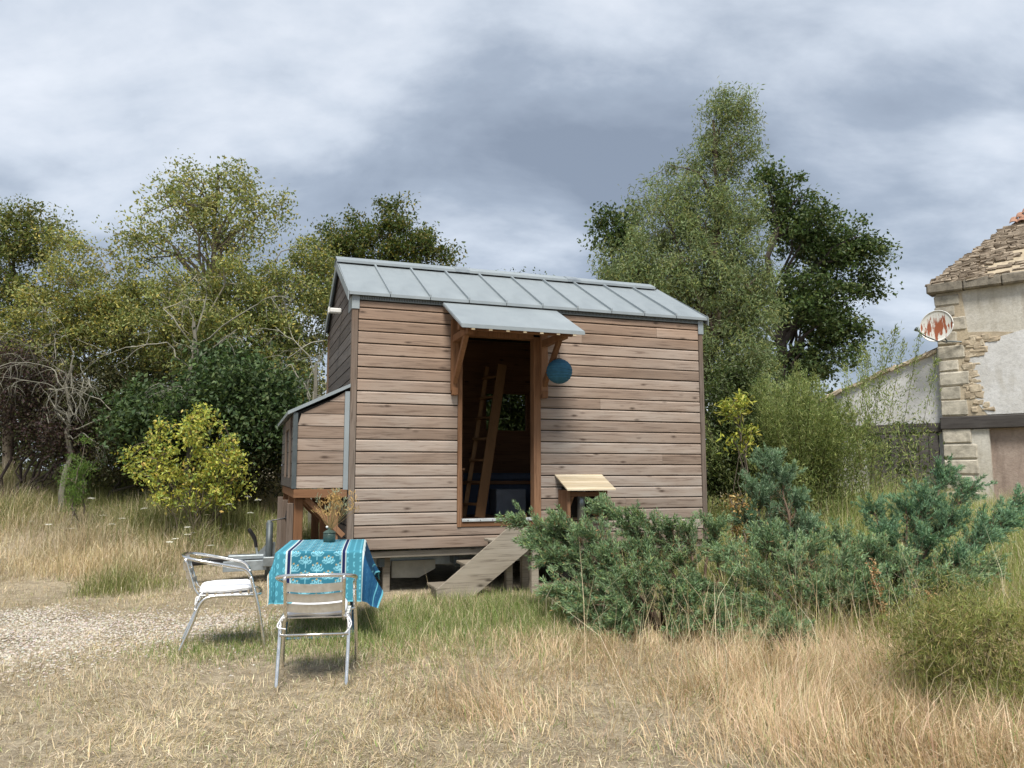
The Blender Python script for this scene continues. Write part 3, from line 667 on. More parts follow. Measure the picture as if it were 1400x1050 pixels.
def cloth():
    ovl, ovr, ovf, ovb = .18, .36, .44, .32; st_ = .0066
    s = np.arange(-TW / 2 - ovl, TW / 2 + ovr, st_); t = np.arange(-TD / 2 - ovf, TD / 2 + ovb, st_)
    U, W_ = np.meshgrid(s, t)
    cx = np.clip(U, -TW / 2, TW / 2); cy = np.clip(W_, -TD / 2, TD / 2); dx = U - cx; dy = W_ - cy
    r = np.hypot(dx, dy) + 1e-9; ux, uy = dx / r, dy / r
    corner = np.clip(np.minimum(abs(dx), abs(dy)) / .12, 0, 1)
    ang = np.arctan2(dy, dx)
    # a hanging cloth: out a little, then down; folds grow towards the hem
    ripple = .016 * np.sin(U * 17 + .6) * (abs(dy) > 0) * np.clip(abs(dy) / .3, 0, 1) + .014 * np.sin(W_ * 15) * (abs(dx) > 0) * np.clip(abs(dx) / .3, 0, 1)
    outw = np.clip(r, 0, .03) * .55 + np.clip(r - .02, 0, 1) * .10 + ripple + corner * (.10 * np.clip(r, 0, .6) / .5)
    right = (dx > 0); outw = outw + right * np.clip(dx, 0, 1) * .16
    drop = np.where(r < .02, r * .4, r * .975 - .011) * (1 - .06 * corner)
    X_ = cx + ux * outw; Y_ = cy + uy * outw; Z_ = TH + .004 - drop + .002 * np.sin(U * 9 + W_ * 5) * (r < 1e-6)
    Z_ = np.where(Z_ < .30, .30 - (.30 - Z_) * .25, Z_)
    V = np.stack([X_, Y_, Z_], -1).reshape(-1, 3)
    # printed pattern, in cloth coordinates, plus painted shade on the right overhang
    tur = np.array([.06, .25, .335]); tur2 = np.array([.035, .18, .26]); light = np.array([.16, .52, .66]); navy = np.array([.012, .02, .085]); white = np.array([.62, .72, .72]); gold = np.array([.50, .33, .10])
    col = np.empty(U.shape + (3,)); col[:] = tur
    mid = (U > -.235) & (U < .185); col[mid] = tur2
    def lotus(x, y, sc):
        line = np.zeros(x.shape, bool); tip = np.zeros(x.shape, bool)
        for a_, l_, w_ in ((0, .064, .017), (36, .062, .015), (-36, .062, .015), (72, .056, .013), (-72, .056, .013)):
            a_ = R(a_); p = (x * math.sin(a_) + y * math.cos(a_)) / l_; q_ = x * math.cos(a_) - y * math.sin(a_)
            on = (p > 0) & (p < 1); line |= on & (abs(abs(q_) - w_ * np.sin(np.pi * np.clip(p, 0, 1))) < .0034); tip |= on & (p > .78) & (abs(q_) < .005) & (abs(a_) < .8)
        line |= (abs(x) < .0022) & (y < 0) & (y > -.05)
        return line, tip
    tw, thh = .19, .128
    for ox, oy in ((0, 0), (tw / 2, thh / 2)):
        x = (U + .02 - ox + tw / 2) % tw - tw / 2; y = (W_ - oy) % thh - .045
        ln_, tp = lotus(x, y, 1); ln_ &= mid; tp &= mid
        col[ln_] = light * .9 + .1; col[tp] = gold
    side = ~mid
    x = (U % .052) - .026; y = ((W_ + .04 * (np.floor(U / .052) % 2)) % .075) - .037
    drp = side & ((x / .008) ** 2 + (y / .024) ** 2 < 1) & ((x / .008) ** 2 + (y / .024) ** 2 > .2); col[drp] = light
    for c0 in (-.252, .20):
        d = abs(U - c0); col[d < .0215] = white; col[d < .0125] = navy
    hem = (dx < -ovl + .03) | (W_ < t[0] + .012); col[hem] = light
    col[(dx < -ovl + .03)] = np.array([.55, .36, .2]); col[dx < -ovl + .012] = white
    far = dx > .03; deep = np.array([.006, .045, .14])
    col[far] = col[far] * .14 + deep * .8  # not print: right overhang coloured deep blue to stand for its shaded side
    blob = far & (np.hypot((dx - .26), (W_ + TD / 2 - .02)) < .035); col[blob] = light * .6
    col[far & (dx > ovr - .02)] = light * .8; col[far & (abs(dx - ovr + .09) < .006)] = light * .7
    col[(abs(dx - .02) < .012) & (dx > 0)] = white
    n = len(s); i_ = (np.arange(len(t) - 1)[:, None] * n + np.arange(n - 1)[None]).ravel()
    return (V, np.stack([i_, i_ + 1, i_ + n + 1, i_ + n], -1), col.reshape(-1, 3))
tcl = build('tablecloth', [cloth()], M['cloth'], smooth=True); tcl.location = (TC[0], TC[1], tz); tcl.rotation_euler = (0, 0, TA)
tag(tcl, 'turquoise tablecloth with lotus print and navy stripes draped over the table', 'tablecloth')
jp = Matrix.Rotation(TA, 2) @ Vector((.03, .26))
jl = (TC[0] + jp.x, TC[1] + jp.y, tz + TH + .005)
jr = thing('lidded_jar', 'small dark green lidded jar standing on the turquoise tablecloth', 'jar', jl)
part('jar_body', lathe([(.045, 0), (.056, .004), (.058, .07), (.054, .085)], 20), 'jar', jr, smooth=True)
part('jar_lid', lathe([(.06, .085), (.06, .092), (.03, .112), (.017, .118), (.015, .135), (.012, .136)], 20), 'jar', jr)
part('knob', xf(lathe([(.003, -.012), (.011, -.006), (.013, 0), (.011, .008), (.003, .012)], 10), Matrix.Translation((-.02, -.02, .142))), 'white_paint', jr, smooth=True)
ch = []; hd = []
for k in range(46):
    a_ = rng.uniform(0, 2 * math.pi); sp_ = abs(rng.normal(0, .11)) + .01; h = rng.uniform(.18, .40) - sp_ * .4
    tip = np.array([.05 + sp_ * math.cos(a_) * 1.1, sp_ * math.sin(a_), .13 + h]); p = spline([(.0, 0, .10), tuple(tip * .45 + np.array([0, 0, .06])), tuple(tip)], 4)
    c = np.array([.42, .29, .13]) * rng.uniform(.7, 1.2); ch.append(tube(p, .0018, 3, c, False))
    for q_ in range(rng.integers(6, 14)):
        b_ = tip + rng.normal(0, .014, 3); d = rng.normal(0, 1, 3); d[2] = abs(d[2]) + .6; d /= np.linalg.norm(d); s_ = np.cross(d, rng.normal(0, 1, 3)); s_ /= np.linalg.norm(s_)
        l_ = rng.uniform(.02, .05); cc = (np.array([.55, .36, .15]) if k % 4 else np.array([.36, .40, .28])) * rng.uniform(.7, 1.2)
        hd.append((np.array([b_ - s_ * .002, b_ + s_ * .002, b_ + d * l_ + s_ * .003, b_ + d * l_ - s_ * .003]), np.array([[0, 1, 2, 3]]), cc))
bq = thing('dried_bouquet', 'dried straw coloured flower bouquet rising from the green jar', 'bouquet', jl)
part('stems', ch, 'straw', bq); o = part('seed_heads', hd, 'straw', bq); o['kind'] = 'stuff'

# ------------------------------------------------------------------ old stone barn
BC = at(1293, 640, 20.0)[:2]; BD = R(-41.2)        # corner of the barn, direction of its front wall
barn = thing('stone_barn', 'old rendered stone barn with quoins and stone slate roof', 'barn', (BC[0], BC[1], 0), BD)
BL, BZ0, BZC = 5.0, -.3, 6.05                       # local: x along the wall (to the right, nearer), y into the barn
bwall = part('wall', [box(.02, BL, .0, .5, 2.80, BZC), box(0.02, 1.02, .0, .5, BZ0, 2.45), box(.02, .6, .5, 6, BZ0, BZC)], 'render', barn)
part('lower_wall', box(1.0, BL, .14, .45, BZ0, 2.52), 'plaster_pink', barn)
# the white render coat is a thick skin with a broken edge
edge = [(1.02, 2.815), (.86, 3.05), (.72, 3.35), (.62, 3.75), (.66, 4.1), (.74, 4.35), (.9, 4.55), (1.25, 4.72), (1.6, 4.80), (2.2, 4.95), (BL, 5.1), (BL, 2.815)]
part('render_coat', prism(edge, 1, -.035, .002), 'render_white', barn)
part('lintel_beam', [box(-.05, BL, -.09, .30, 2.47, 2.79, .02)], 'beam', barn)
z = 2.82; k = 0
def rock(name, x0, x1, y0, y1, z0, z1, m, par, j=.015):
    v, f = box(x0, x1, y0, y1, z0, z1, min(.03, (z1 - z0) * .2)); v = v + rng.normal(0, j, v.shape) * np.array([1, .5, 1]); return part(name, (v, f), m, par)
while z < 5.95:
    h = rng.uniform(.30, .44); ln_ = (.64, .50)[k % 2] * rng.uniform(.85, 1.1); z1 = min(z + h, 6.0)
    rock('quoin', -.02, ln_, -.05 - rng.uniform(0, .02), .2, z + .012, z1 - .008, 'quoin', bwall, .008); z = z1; k += 1
for zz_ in np.arange(.1, 2.4, .40): rock('quoin', -.02, .5 + .25 * rng.random(), -.05, .2, zz_ + .01, zz_ + .385, 'quoin', bwall, .008)
for k in range(60):                                  # exposed rubble between the quoins and the render
    z = rng.uniform(2.85, 4.7); xm = np.interp(z, [2.8, 3.35, 3.75, 4.35, 4.8], [1.0, .74, .64, .78, 1.3]); x0 = rng.uniform(.5, max(.52, xm + .02)); wdt = rng.uniform(.12, .34)
    rock('rubble_stone', x0, x0 + wdt, -.04 - rng.uniform(0, .02), .1, z, z + rng.uniform(.07, .2), 'rubble', bwall, .016)
part('mortar_bed', prism([(.0, 2.8), (1.04, 2.8), (.88, 3.06), (.75, 3.36), (.66, 3.76), (.70, 4.1), (.80, 4.36), (1.0, 4.58), (1.7, 4.84), (1.3, 4.9), (.7, 4.95), (.62, 6.0), (.0, 6.0)], 1, -.028, .001), 'mortar', bwall)
for k in range(6): rock('cornice_stone', -.16 + k * .85, -.16 + k * .85 + .838, -.20, .35, BZC, BZC + .26, 'cornice', barn, .006)
# roof: steep stone slate hip, tiles near the top
rs = part('roof', [(np.array([(-.06, -.12, BZC + .24), (BL + 1, -.12, BZC + .24), (BL + 1, 2.6, 9.05), (2.65, 2.6, 9.05), (-.06, 6.5, BZC + .24), (2.65, 3.6, 9.05)]), [np.array([[0, 1, 2, 3]]), np.array([[4, 0, 3, 5]])])], 'mortar', barn)
more = []
sl = (9.05 - BZC - .24) / 2.72; nrm_l = math.hypot(1, sl); rows = 34; cnt = 0
for r_ in range(rows):
    y = -.14 + r_ * .062; z = BZC + .245 + (y + .12) * sl; x = -.10 + (y + .14) * (2.71 / 2.72) - .05 + rng.uniform(-.05, .04)
    xe = x + rng.uniform(.9, 1.7) * (1 - .35 * r_ / rows)
    while x < xe:
        wd = rng.uniform(.12, .34); th = rng.uniform(.03, .075)
        ch_ = box(x, x + wd * .95, y - rng.uniform(.03, .08), y + .16, z - .01, z + th, .012); ch_ = (ch_[0] + rng.normal(0, .012, ch_[0].shape), ch_[1])
        if r_ < 26: part('slate', ch_, 'slate', rs); cnt += 1
        x += wd
    x = xe + rng.uniform(.5, 1.1)
    while x < BL + .8:
        wd = rng.uniform(.14, .36); ch_ = box(x, x + wd * .95, y - rng.uniform(.03, .08), y + .16, z - .01, z + rng.uniform(.03, .075), .012); more.append((ch_[0] + rng.normal(0, .012, ch_[0].shape), ch_[1])); x += wd
part('slates', more, 'slate', rs)['kind'] = 'stuff'
for r_ in range(8):                                     # curved terracotta tiles at the top of the hip
    y = 1.52 + r_ * .13; z = BZC + .30 + (y + .12) * sl
    for c_ in range(4):
        x0 = y + .06 + c_ * .19; th = np.linspace(0, math.pi, 7); V = []
        for yy, zo, rr in ((0, .05, .098), (.24, .0, .088)):
            for t in th: V.append((x0 + .09 + rr * math.cos(t), y - .08 + yy, z + zo + yy * sl - .08 * sl + rr * .7 * math.sin(t)))
        V = np.array(V); V2 = V - np.array([0, -.006, .016]); f = [(i_, i_ + 1, i_ + 8, i_ + 7) for i_ in range(6)]
        part('roof_tile', [(V, np.array(f)[:, ::-1]), (V2, np.array(f)), ], 'tile', rs)
part('finial', [tube([(2.42, 2.05, 8.5), (2.43, 2.05, 9.2)], [.02, .008], 6), tube([(2.36, 2.05, 8.95), (2.5, 2.05, 9.03)], .012, 5)], 'dark_metal', rs)
# lean-to against the barn's corner
lt = thing('lean_to_shed', 'white rendered lean-to with broken stone verge against the barn', 'shed', (BC[0], BC[1], 0), BD)
part('wall', prism([(-5.0, -.3), (-.03, -.3), (-.03, 4.55), (-1.6, 4.02), (-3.4, 3.3), (-5.0, 2.6)], 1, .18, .5), 'render_white', lt)
part('roof', [prism([(-5.2, 2.55), (.0, 4.62), (.0, 4.72), (-5.2, 2.65)], 1, .3, 5)], 'slate', lt)
x = -.05
while x > -5:
    wd = rng.uniform(.16, .36); zt = np.interp(x, [-5, -3.4, -1.6, 0], [2.6, 3.3, 4.02, 4.57]); sl_ = .42
    ch_ = box(-wd, 0, -.06 + rng.uniform(-.03, .03), .42, -.02, rng.uniform(.05, .09), .012); ch_ = xf((ch_[0] + rng.normal(0, .012, ch_[0].shape), ch_[1]), Matrix.Translation((x, .12, zt)) @ Matrix.Rotation(-math.atan(sl_) + rng.uniform(-.12, .12), 4, 'Y')); part('verge_stone', ch_, 'rubble', lt); x -= wd * .9
part('beam', box(-2.6, -.06, .08, .22, 2.42, 2.66, .015), 'beam', lt); part('doorway', box(-1.9, -.15, .10, .20, -.2, 2.42), 'dark_void', lt)
for k in range(7): part('door_plank', box(-1.85 + k * .245, -1.62 + k * .245, .075, .099, -.1, 2.38, .004), 'beam', lt)
# satellite dish
dc = at(1281, 446, 19.6); ds = thing('satellite_dish', 'round white satellite dish streaked with rust on the barn corner', 'satellite dish', tuple(dc), R(-52))
pr = []
n = 30; rr = np.linspace(0, .405, 8); V = [(0, 0, 0)]; Fq = []; Ft = []
V = []; 
for s_, off in ((1, 0), (-1, .014)):
    for r_ in rr[1:]:
        for t in np.arange(n) * 2 * math.pi / n: V.append((r_ * math.cos(t), .22 * (r_ ** 2) * -1 + off, r_ * math.sin(t)))
    V.append((0, off, 0))
V = np.array(V); nn = 7 * n + 1; fq = []; ft = []
for b_ in (0, nn):
    for k in range(6):
        for t in range(n):
            f = (b_ + k * n + t, b_ + k * n + (t + 1) % n, b_ + (k + 1) * n + (t + 1) % n, b_ + (k + 1) * n + t); fq.append(f if b_ else f[::-1])
    for t in range(n):
        f = (b_ + 7 * n, b_ + t, b_ + (t + 1) % n); ft.append(f if not b_ else f[::-1])
for t in range(n): fq.append((6 * n + t, 6 * n + (t + 1) % n, nn + 6 * n + (t + 1) % n, nn + 6 * n + t))
V = V @ np.array(Matrix.Rotation(R(-5), 3, 'X')).T
part('reflector', (V, [np.array(fq), np.array(ft)]), 'dish', ds, smooth=True)
part('rim', tube([tuple(np.array(Matrix.Rotation(R(-5), 3, 'X')) @ np.array((.407 * math.cos(t), -.034, .407 * math.sin(t)))) for t in np.linspace(0, 2 * math.pi, 37)], .012, 6), 'white_paint', ds, smooth=True)
part('feed_arm', tube([(.05, -.04, -.42), (-.16, -.32, -.28), (-.30, -.52, -.10)], .016, 6), 'dark_metal', ds); part('feed_horn', tube([(-.30, -.54, -.12), (-.31, -.45, -.06)], .035, 10), 'dark_metal', ds)
part('wall_bracket', [tube([(0, .02, -.1), (.12, .25, -.38), (.40, .42, -.42)], .022, 8), tube([(.0, .02, -.36), (.14, .2, -.42)], .018, 6)], 'dark_metal', ds)

# ------------------------------------------------------------------ vegetation helpers
def unit(v): return v / (np.linalg.norm(v, axis=-1, keepdims=True) + 1e-9)
def mixcol(n, cols, wts=None, jit=.18):
    cols = np.array(cols, float); idx = rng.choice(len(cols), n, p=None if wts is None else np.array(wts) / sum(wts))
    return cols[idx] * rng.uniform(1 - jit, 1 + jit, (n, 1)) * rng.uniform(.93, 1.07, (n, 3))
def leaves(P, size, aspect, col, axis=None, spread=1., up=.35, fold=.12):
    """rhombic folded leaves: base, two sides, tip"""
    n = len(P); d = rng.normal(0, 1, (n, 3)) * spread
    if axis is not None: d = d + axis
    d = unit(d); s = unit(np.cross(d, rng.normal(0, 1, (n, 3)) * .7 + np.array([0, 0, up * 3]))); nn = np.cross(s, d)
    l = np.asarray(size) * rng.uniform(.7, 1.3, n); w = l * aspect * .5
    b = P; m = P + d * l[:, None] * .45; tip = P + d * l[:, None] - nn * (l * .1)[:, None]
    V = np.stack([b, m + s * w[:, None] + nn * (w * fold * 2)[:, None], tip, m - s * w[:, None] + nn * (w * fold * 2)[:, None]], 1).reshape(-1, 3)
    return (V, np.arange(4 * n).reshape(n, 4), np.repeat(col, 4, 0))
def blades(P, h, wdt, col, lean=.35, curl=.4, heading=None, tipcol=None):
    """three-segment grass blades"""
    n = len(P); a = rng.uniform(0, 2 * math.pi, n) if heading is None else heading
    d = np.stack([np.cos(a), np.sin(a), np.zeros(n)], 1); s = np.stack([-np.sin(a), np.cos(a), np.zeros(n)], 1)
    ph = rng.uniform(0, math.pi, n)[:, None]; s = s * np.cos(ph) + d * np.sin(ph) * .6
    ln = np.clip(abs(rng.normal(0, lean, n)), 0, 1.5) if lean < .8 else rng.uniform(.1, min(1.45, lean * 1.35), n); cu = abs(rng.normal(0, curl, n)); h = np.asarray(h) * rng.uniform(.6, 1.25, n); w = np.asarray(wdt) * rng.uniform(.7, 1.3, n)
    pts = [P]; ang = ln.copy()
    for k in range(2):
        stp = h * .5; pts.append(pts[-1] + d * (np.sin(ang) * stp)[:, None] + np.array([0, 0, 1]) * (np.cos(ang) * stp)[:, None]); ang = ang + cu * 1.1
    V = np.stack([pts[0] - s * (w / 2)[:, None], pts[0] + s * (w / 2)[:, None], pts[1] + s * (w * .4)[:, None], pts[1] - s * (w * .4)[:, None], pts[2]], 1).reshape(-1, 3)
    b = np.arange(n)[:, None] * 5
    c = np.repeat(col, 5, 0)
    if tipcol is not None: c = c.reshape(n, 5, 3); c[:, 4] = tipcol; c = c.reshape(-1, 3)
    return (V, [b + np.array([[0, 1, 2, 3]]), b + np.array([[3, 2, 4]])], c)
def on_ground(x, y): return np.stack([x, y, hgt(x, y)], 1)
BARK = np.array([.13, .11, .085])
def wiggle(a, b, n, amp, sag=0.):
    t = np.linspace(0, 1, n)[:, None]; p = a + (b - a) * t; j = rng.normal(0, amp, (n, 3)); j[0] = j[-1] = 0
    p = p + j; p[:, 2] += sag * np.sin(t[:, 0] * math.pi); return p
def tree(name, label, cat, base, blobs, nclump, leaf_n, leaf, aspect, cols, wts=None, group=None, trunk_r=.14, clump_r=.35, nlimb=9, bark=BARK, hang=0., stems=1, shell=.35, up=.35, twigs=True, axis=None, fork=.35, sprd=1.):
    """blobs: (px, py, Y, rx px, ry px) in the photograph, converted at their own distance; crown leaves gather in clumps, twigs reach each clump"""
    base = np.array([base[0], base[1], float(hgt(base[0], base[1])) - .1]); root = thing(name, label, cat, tuple(base), 0, group)
    bl = []
    for (px, py, Y, rx, ry) in blobs: bl.append((at(px, py, Y), rx * Y / F, ry * Y / F))
    vol = np.array([b[1] * b[1] * b[2] for b in bl]) ** .8; vol /= vol.sum(); C_ = []
    for k in range(nclump):
        c, rx, ry = bl[rng.choice(len(bl), p=vol)]; d = unit(rng.normal(0, 1, 3)); r = rng.random() ** shell
        C_.append(c + d * r * np.array([rx, rx * .8, ry]))
    C_ = np.array(C_); C_[:, 2] = np.maximum(C_[:, 2], hgt(C_[:, 0], C_[:, 1]) + .12)
    top = C_[np.argmax(C_[:, 2])]; ctr = C_.mean(0)
    wood_ = []; joints = []
    H_ = top[2] - base[2]
    for s_ in range(stems):
        tgt = np.array([ctr[0] * .5 + top[0] * .5, ctr[1], top[2] - H_ * .08]) if stems == 1 else C_[rng.integers(nclump)]
        b0 = base + np.array([*rng.normal(0, .12 * (stems > 1), 2), 0])
        tp = wiggle(b0, tgt, 9, H_ * .018); rr = np.linspace(trunk_r, trunk_r * .18, 9) / (1 if stems == 1 else 1.5); rr[0] *= 1.25
        wood_.append(tube(tp, rr, 7, bark)); joints.append(np.column_stack([tp, rr]))
    J = np.concatenate(joints)
    sel = rng.choice(nclump, min(nlimb, nclump), replace=False); limbs = []
    for k in sel:
        e_ = C_[k]; cand = J[J[:, 2] < max(e_[2] - .15 * H_ * rng.uniform(.3, 1.4), J[1, 2] + .02)]
        if len(cand) == 0: cand = J[:2]
        f = cand[np.argmin(np.linalg.norm(cand[:, :3] - e_, axis=1) + abs((e_[2] - cand[:, 2]) - fork * np.linalg.norm(cand[:, :2] - e_[:2], axis=1)) * .5)]
        p = wiggle(f[:3], e_, 7, .03 * np.linalg.norm(e_ - f[:3]), .08 * H_ * rng.uniform(0, 1)); r_ = np.linspace(max(f[3] * .6, .012), .008, 7)
        wood_.append(tube(p, r_, 5, bark * rng.uniform(.8, 1.25))); limbs.append(np.column_stack([p, r_]))
    J2 = np.concatenate(joints + limbs)
    twp = []
    if twigs:
        for e_ in C_:
            f = J2[np.argmin(np.linalg.norm(J2[:, :3] - e_, axis=1))]
            if np.linalg.norm(f[:3] - e_) < .05: continue
            p = wiggle(f[:3], e_, 4, .05 * np.linalg.norm(e_ - f[:3])); wood_.append(tube(p, [.010, .008, .006, .004], 3, bark * rng.uniform(.8, 1.3), False)); twp.append(p)
    idx = rng.integers(0, nclump, leaf_n); cr_ = clump_r * rng.uniform(.55, 1.35, nclump)
    off = np.clip(rng.normal(0, 1, (leaf_n, 3)), -1.75, 1.75) * (cr_[idx] * .55)[:, None]; off[:, 2] *= .72
    P = C_[idx] + off
    if hang: P[:, 2] -= hang * abs(rng.normal(0, 1, leaf_n)) * cr_[idx]
    keep = P[:, 2] > hgt(P[:, 0], P[:, 1]) + .03; P = P[keep]; idx = idx[keep]
    tone = rng.uniform(.78, 1.22, (nclump, 1)); col = mixcol(len(P), cols, wts) * tone[idx]
    ax = np.array([0, 0, -hang * 1.2]) if axis is None else np.array(axis)
    crown = leaves(P - base, leaf, aspect, col, ax, sprd, up)
    for q_ in range(len(wood_)): wood_[q_] = (wood_[q_][0] - base,) + wood_[q_][1:]
    part('trunk', wood_, 'bark', root); part('crown', [crown], 'leaf', root); return root

OLIVE = [(.26, .28, .095), (.20, .235, .08), (.33, .325, .125), (.42, .36, .09), (.155, .195, .07)]
DGREEN = [(.06, .10, .03), (.08, .125, .04), (.05, .08, .03), (.12, .15, .05)]
# ---- hedge on the left: one plant after the other
tree('plum_tree', 'tall thin crowned olive green tree rising above the hedge', 'tree', (-6.3, 15.0), [(285, 300, 15, 95, 75), (200, 330, 15, 55, 55), (340, 285, 15, 60, 55), (285, 420, 15, 90, 70), (250, 265, 15, 40, 40), (385, 280, 15, 25, 14), (310, 235, 15, 30, 25)], 230, 15000, .075, .5, OLIVE, (3, 3, 3, 1, 2), trunk_r=.13, clump_r=.34, nlimb=40, shell=.55, up=.1)
tree('hedge_tree', 'dense dark green tree at the hedge end beyond the purple bush', 'tree', (-9.9, 15.3), [(5, 380, 15, 80, 95), (40, 320, 15, 50, 40), (0, 480, 15, 70, 70)], 220, 24000, .07, .5, [(.13, .165, .05), (.10, .14, .042), (.17, .185, .06), (.23, .21, .06)], trunk_r=.12, clump_r=.30)
tree('hedge_shrub', 'yellow green hedge shrub between the dark end tree and the tall tree', 'shrub', (-8.0, 14.4), [(120, 400, 14.4, 90, 75), (90, 470, 14.4, 90, 80), (170, 440, 14.4, 80, 70), (85, 325, 14.6, 22, 40)], 330, 30000, .066, .5, OLIVE, (4, 3, 3, 3, 2), bark=np.array([.24, .22, .17]), nlimb=30, trunk_r=.08, stems=5, clump_r=.25)
tree('hedge_shrub', 'olive hedge shrub below the tall thin crowned tree', 'shrub', (-5.9, 14.2), [(240, 440, 14.2, 95, 80), (300, 470, 14.2, 90, 80), (330, 400, 14.4, 70, 60)], 330, 30000, .066, .5, OLIVE, (4, 4, 3, 2, 4), bark=np.array([.24, .22, .17]), nlimb=30, trunk_r=.08, stems=5, clump_r=.25)
tree('hedge_shrub', 'olive hedge shrub standing close behind the bay box of the cabin', 'shrub', (-4.2, 14.6), [(410, 420, 14.6, 70, 80), (390, 510, 14.4, 60, 70), (430, 360, 14.8, 40, 45)], 300, 26000, .066, .5, OLIVE, (3, 4, 2, 2, 4), bark=np.array([.24, .22, .17]), nlimb=30, trunk_r=.08, stems=4, clump_r=.25)
tree('hedge_tree', 'bushy green tree rising behind the left half of the cabin roof', 'tree', (-3.0, 18.5), [(520, 330, 18.5, 75, 55), (470, 350, 18.5, 45, 55), (570, 350, 18.5, 50, 45), (540, 295, 18.5, 35, 24), (610, 355, 18.5, 22, 18), (530, 430, 18.5, 80, 70)], 300, 26000, .085, .55, [(.09, .12, .03), (.06, .095, .025), (.14, .14, .035), (.20, .17, .04)], (3, 3, 2, 1), trunk_r=.14, clump_r=.27, nlimb=24)
tree('hedge_shrub', 'leafy shrub behind the cabin seen through its back window', 'shrub', (-.1, 14.2), [(695, 560, 14.2, 75, 60), (700, 620, 14.2, 60, 50)], 120, 16000, .09, .5, [(.07, .10, .03), (.10, .12, .035), (.05, .07, .025)], trunk_r=.06, stems=5, clump_r=.36)
tree('hedge_shrub', 'shadowy shrubs deep in the hedge behind the dead branches', 'shrub', (-6.6, 17.0), [(230, 520, 17, 110, 60), (90, 545, 17, 110, 60), (370, 545, 16.5, 80, 70), (160, 600, 16.5, 130, 40), (20, 610, 16, 60, 40)], 160, 17000, .12, .55, [(.06, .075, .03), (.09, .095, .04), (.045, .055, .025)], trunk_r=.06, stems=9, clump_r=.5)
tree('bramble_bush', 'dark green bramble thicket behind the yellow bush', 'bush', (-5.3, 12.9), [(335, 525, 13, 65, 40), (255, 565, 13, 85, 50), (372, 570, 12.9, 50, 65), (190, 580, 13, 45, 45), (300, 480, 13.2, 30, 20)], 240, 24000, .085, .62, [(.06, .10, .042), (.08, .13, .05), (.115, .16, .06), (.05, .08, .034)], trunk_r=.04, stems=8, clump_r=.4, bark=np.array([.06, .05, .045]))
tree('purple_bush', 'dark purple brown bush at the foot of the hedge', 'bush', (-8.8, 13.6), [(30, 540, 13.6, 75, 65), (90, 600, 13.4, 60, 45)], 100, 18000, .06, .5, [(.07, .04, .042), (.09, .058, .05), (.05, .04, .036), (.08, .08, .04)], trunk_r=.05, stems=9, clump_r=.36, bark=np.array([.07, .055, .05]))
tree('undergrowth_bush', 'shaded brown green undergrowth below the hedge behind the yellow bush', 'bush', (-7.2, 13.9), [(150, 560, 14, 90, 60), (210, 620, 13.6, 90, 40), (330, 640, 13.2, 70, 35)], 150, 22000, .065, .5, [(.07, .075, .028), (.05, .055, .02), (.075, .07, .03), (.04, .04, .02)], trunk_r=.05, stems=9, clump_r=.4, bark=np.array([.09, .08, .065]))
tree('yellow_bush', 'bright yellow green bush standing on the grassy bank', 'bush', (at(268, 715, 11.6)[0], 11.6), [(265, 610, 11.6, 62, 50), (205, 622, 11.6, 34, 32), (312, 632, 11.6, 34, 44), (278, 572, 11.6, 30, 30), (245, 662, 11.6, 62, 26), (225, 585, 11.6, 22, 22), (300, 680, 11.6, 40, 20)], 130, 5600, .06, .5, [(.42, .44, .09), (.50, .47, .09), (.31, .38, .09), (.22, .30, .08), (.54, .42, .12)], (4, 3, 2.6, 1.6, 1), trunk_r=.022, stems=16, clump_r=.15, hang=.4, up=.1, bark=np.array([.10, .085, .06]))
tree('fennel_plant', 'feathery bright green plant growing left of the yellow bush', 'plant', (at(108, 700, 11.8)[0], 11.8), [(110, 625, 11.8, 14, 40), (100, 670, 11.8, 16, 35)], 26, 2600, .05, .14, [(.14, .24, .05), (.10, .19, .04), (.2, .28, .07)], trunk_r=.01, stems=5, clump_r=.11, axis=(0, 0, 1.2))
# bare lichen covered branches hanging out of the hedge
def bare(name, label, px, py, Y, fan, n, ln, grp):
    p0 = at(px, py, Y); root = thing(name, label, 'dead tree', (p0[0], p0[1], float(hgt(p0[0], p0[1]))), 0, grp); b = np.array(root.location); ch = []
    ch.append(tube(wiggle(b - b + np.array([0, 0, -.1]), p0 - b, 8, .05), np.linspace(.06, .025, 8), 6, np.array([.17, .16, .13])))
    def grow(p, d, l, r, lev):
        m = 7; pts = [p]; dd = d.copy()
        for k in range(m):
            dd = unit(dd + rng.normal(0, .2, 3) + np.array([0, 0, -.075 * (lev + .7)])); pts.append(pts[-1] + dd * l / m)
        pts = np.array(pts); pts[:, 2] = np.maximum(pts[:, 2], .08); c = np.array([.30, .29, .24]) * rng.uniform(.4, 1.2)
        ch.append(tube(pts, np.linspace(r, r * .45, m + 1), 4 if lev == 0 else 3, c, False))
        if lev < 2:
            for k in range(5 if lev == 0 else 4):
                i_ = rng.integers(2, m + 1); grow(pts[i_], unit(dd + rng.normal(0, .75, 3)), l * rng.uniform(.35, .6), r * .55, lev + 1)
    tp = p0 - b
    for k in range(n):
        a_ = rng.uniform(*fan); h = rng.uniform(.55, 1.15); q0 = tp * np.array([1, 1, h]) + rng.normal(0, .25, 3) * np.array([1.6, .6, .8])
        d = unit(np.array([math.sin(a_), -.5 + rng.normal(0, .4), math.cos(a_) * .8])); ch.append(tube(wiggle(tp * np.array([1, 1, h * .8]), q0, 5, .05), [.014, .013, .012, .011, .009], 4, np.array([.24, .23, .19]))); grow(q0, d, ln * rng.uniform(.5, 1.2), .0085, 0)
    part('branches', ch, 'bark', root); return root
bare('dead_tree', 'pale lichen covered bare branches hanging over the purple bush', 100, 500, 13.0, (-1.6, 2.2), 11, 1.1, None)
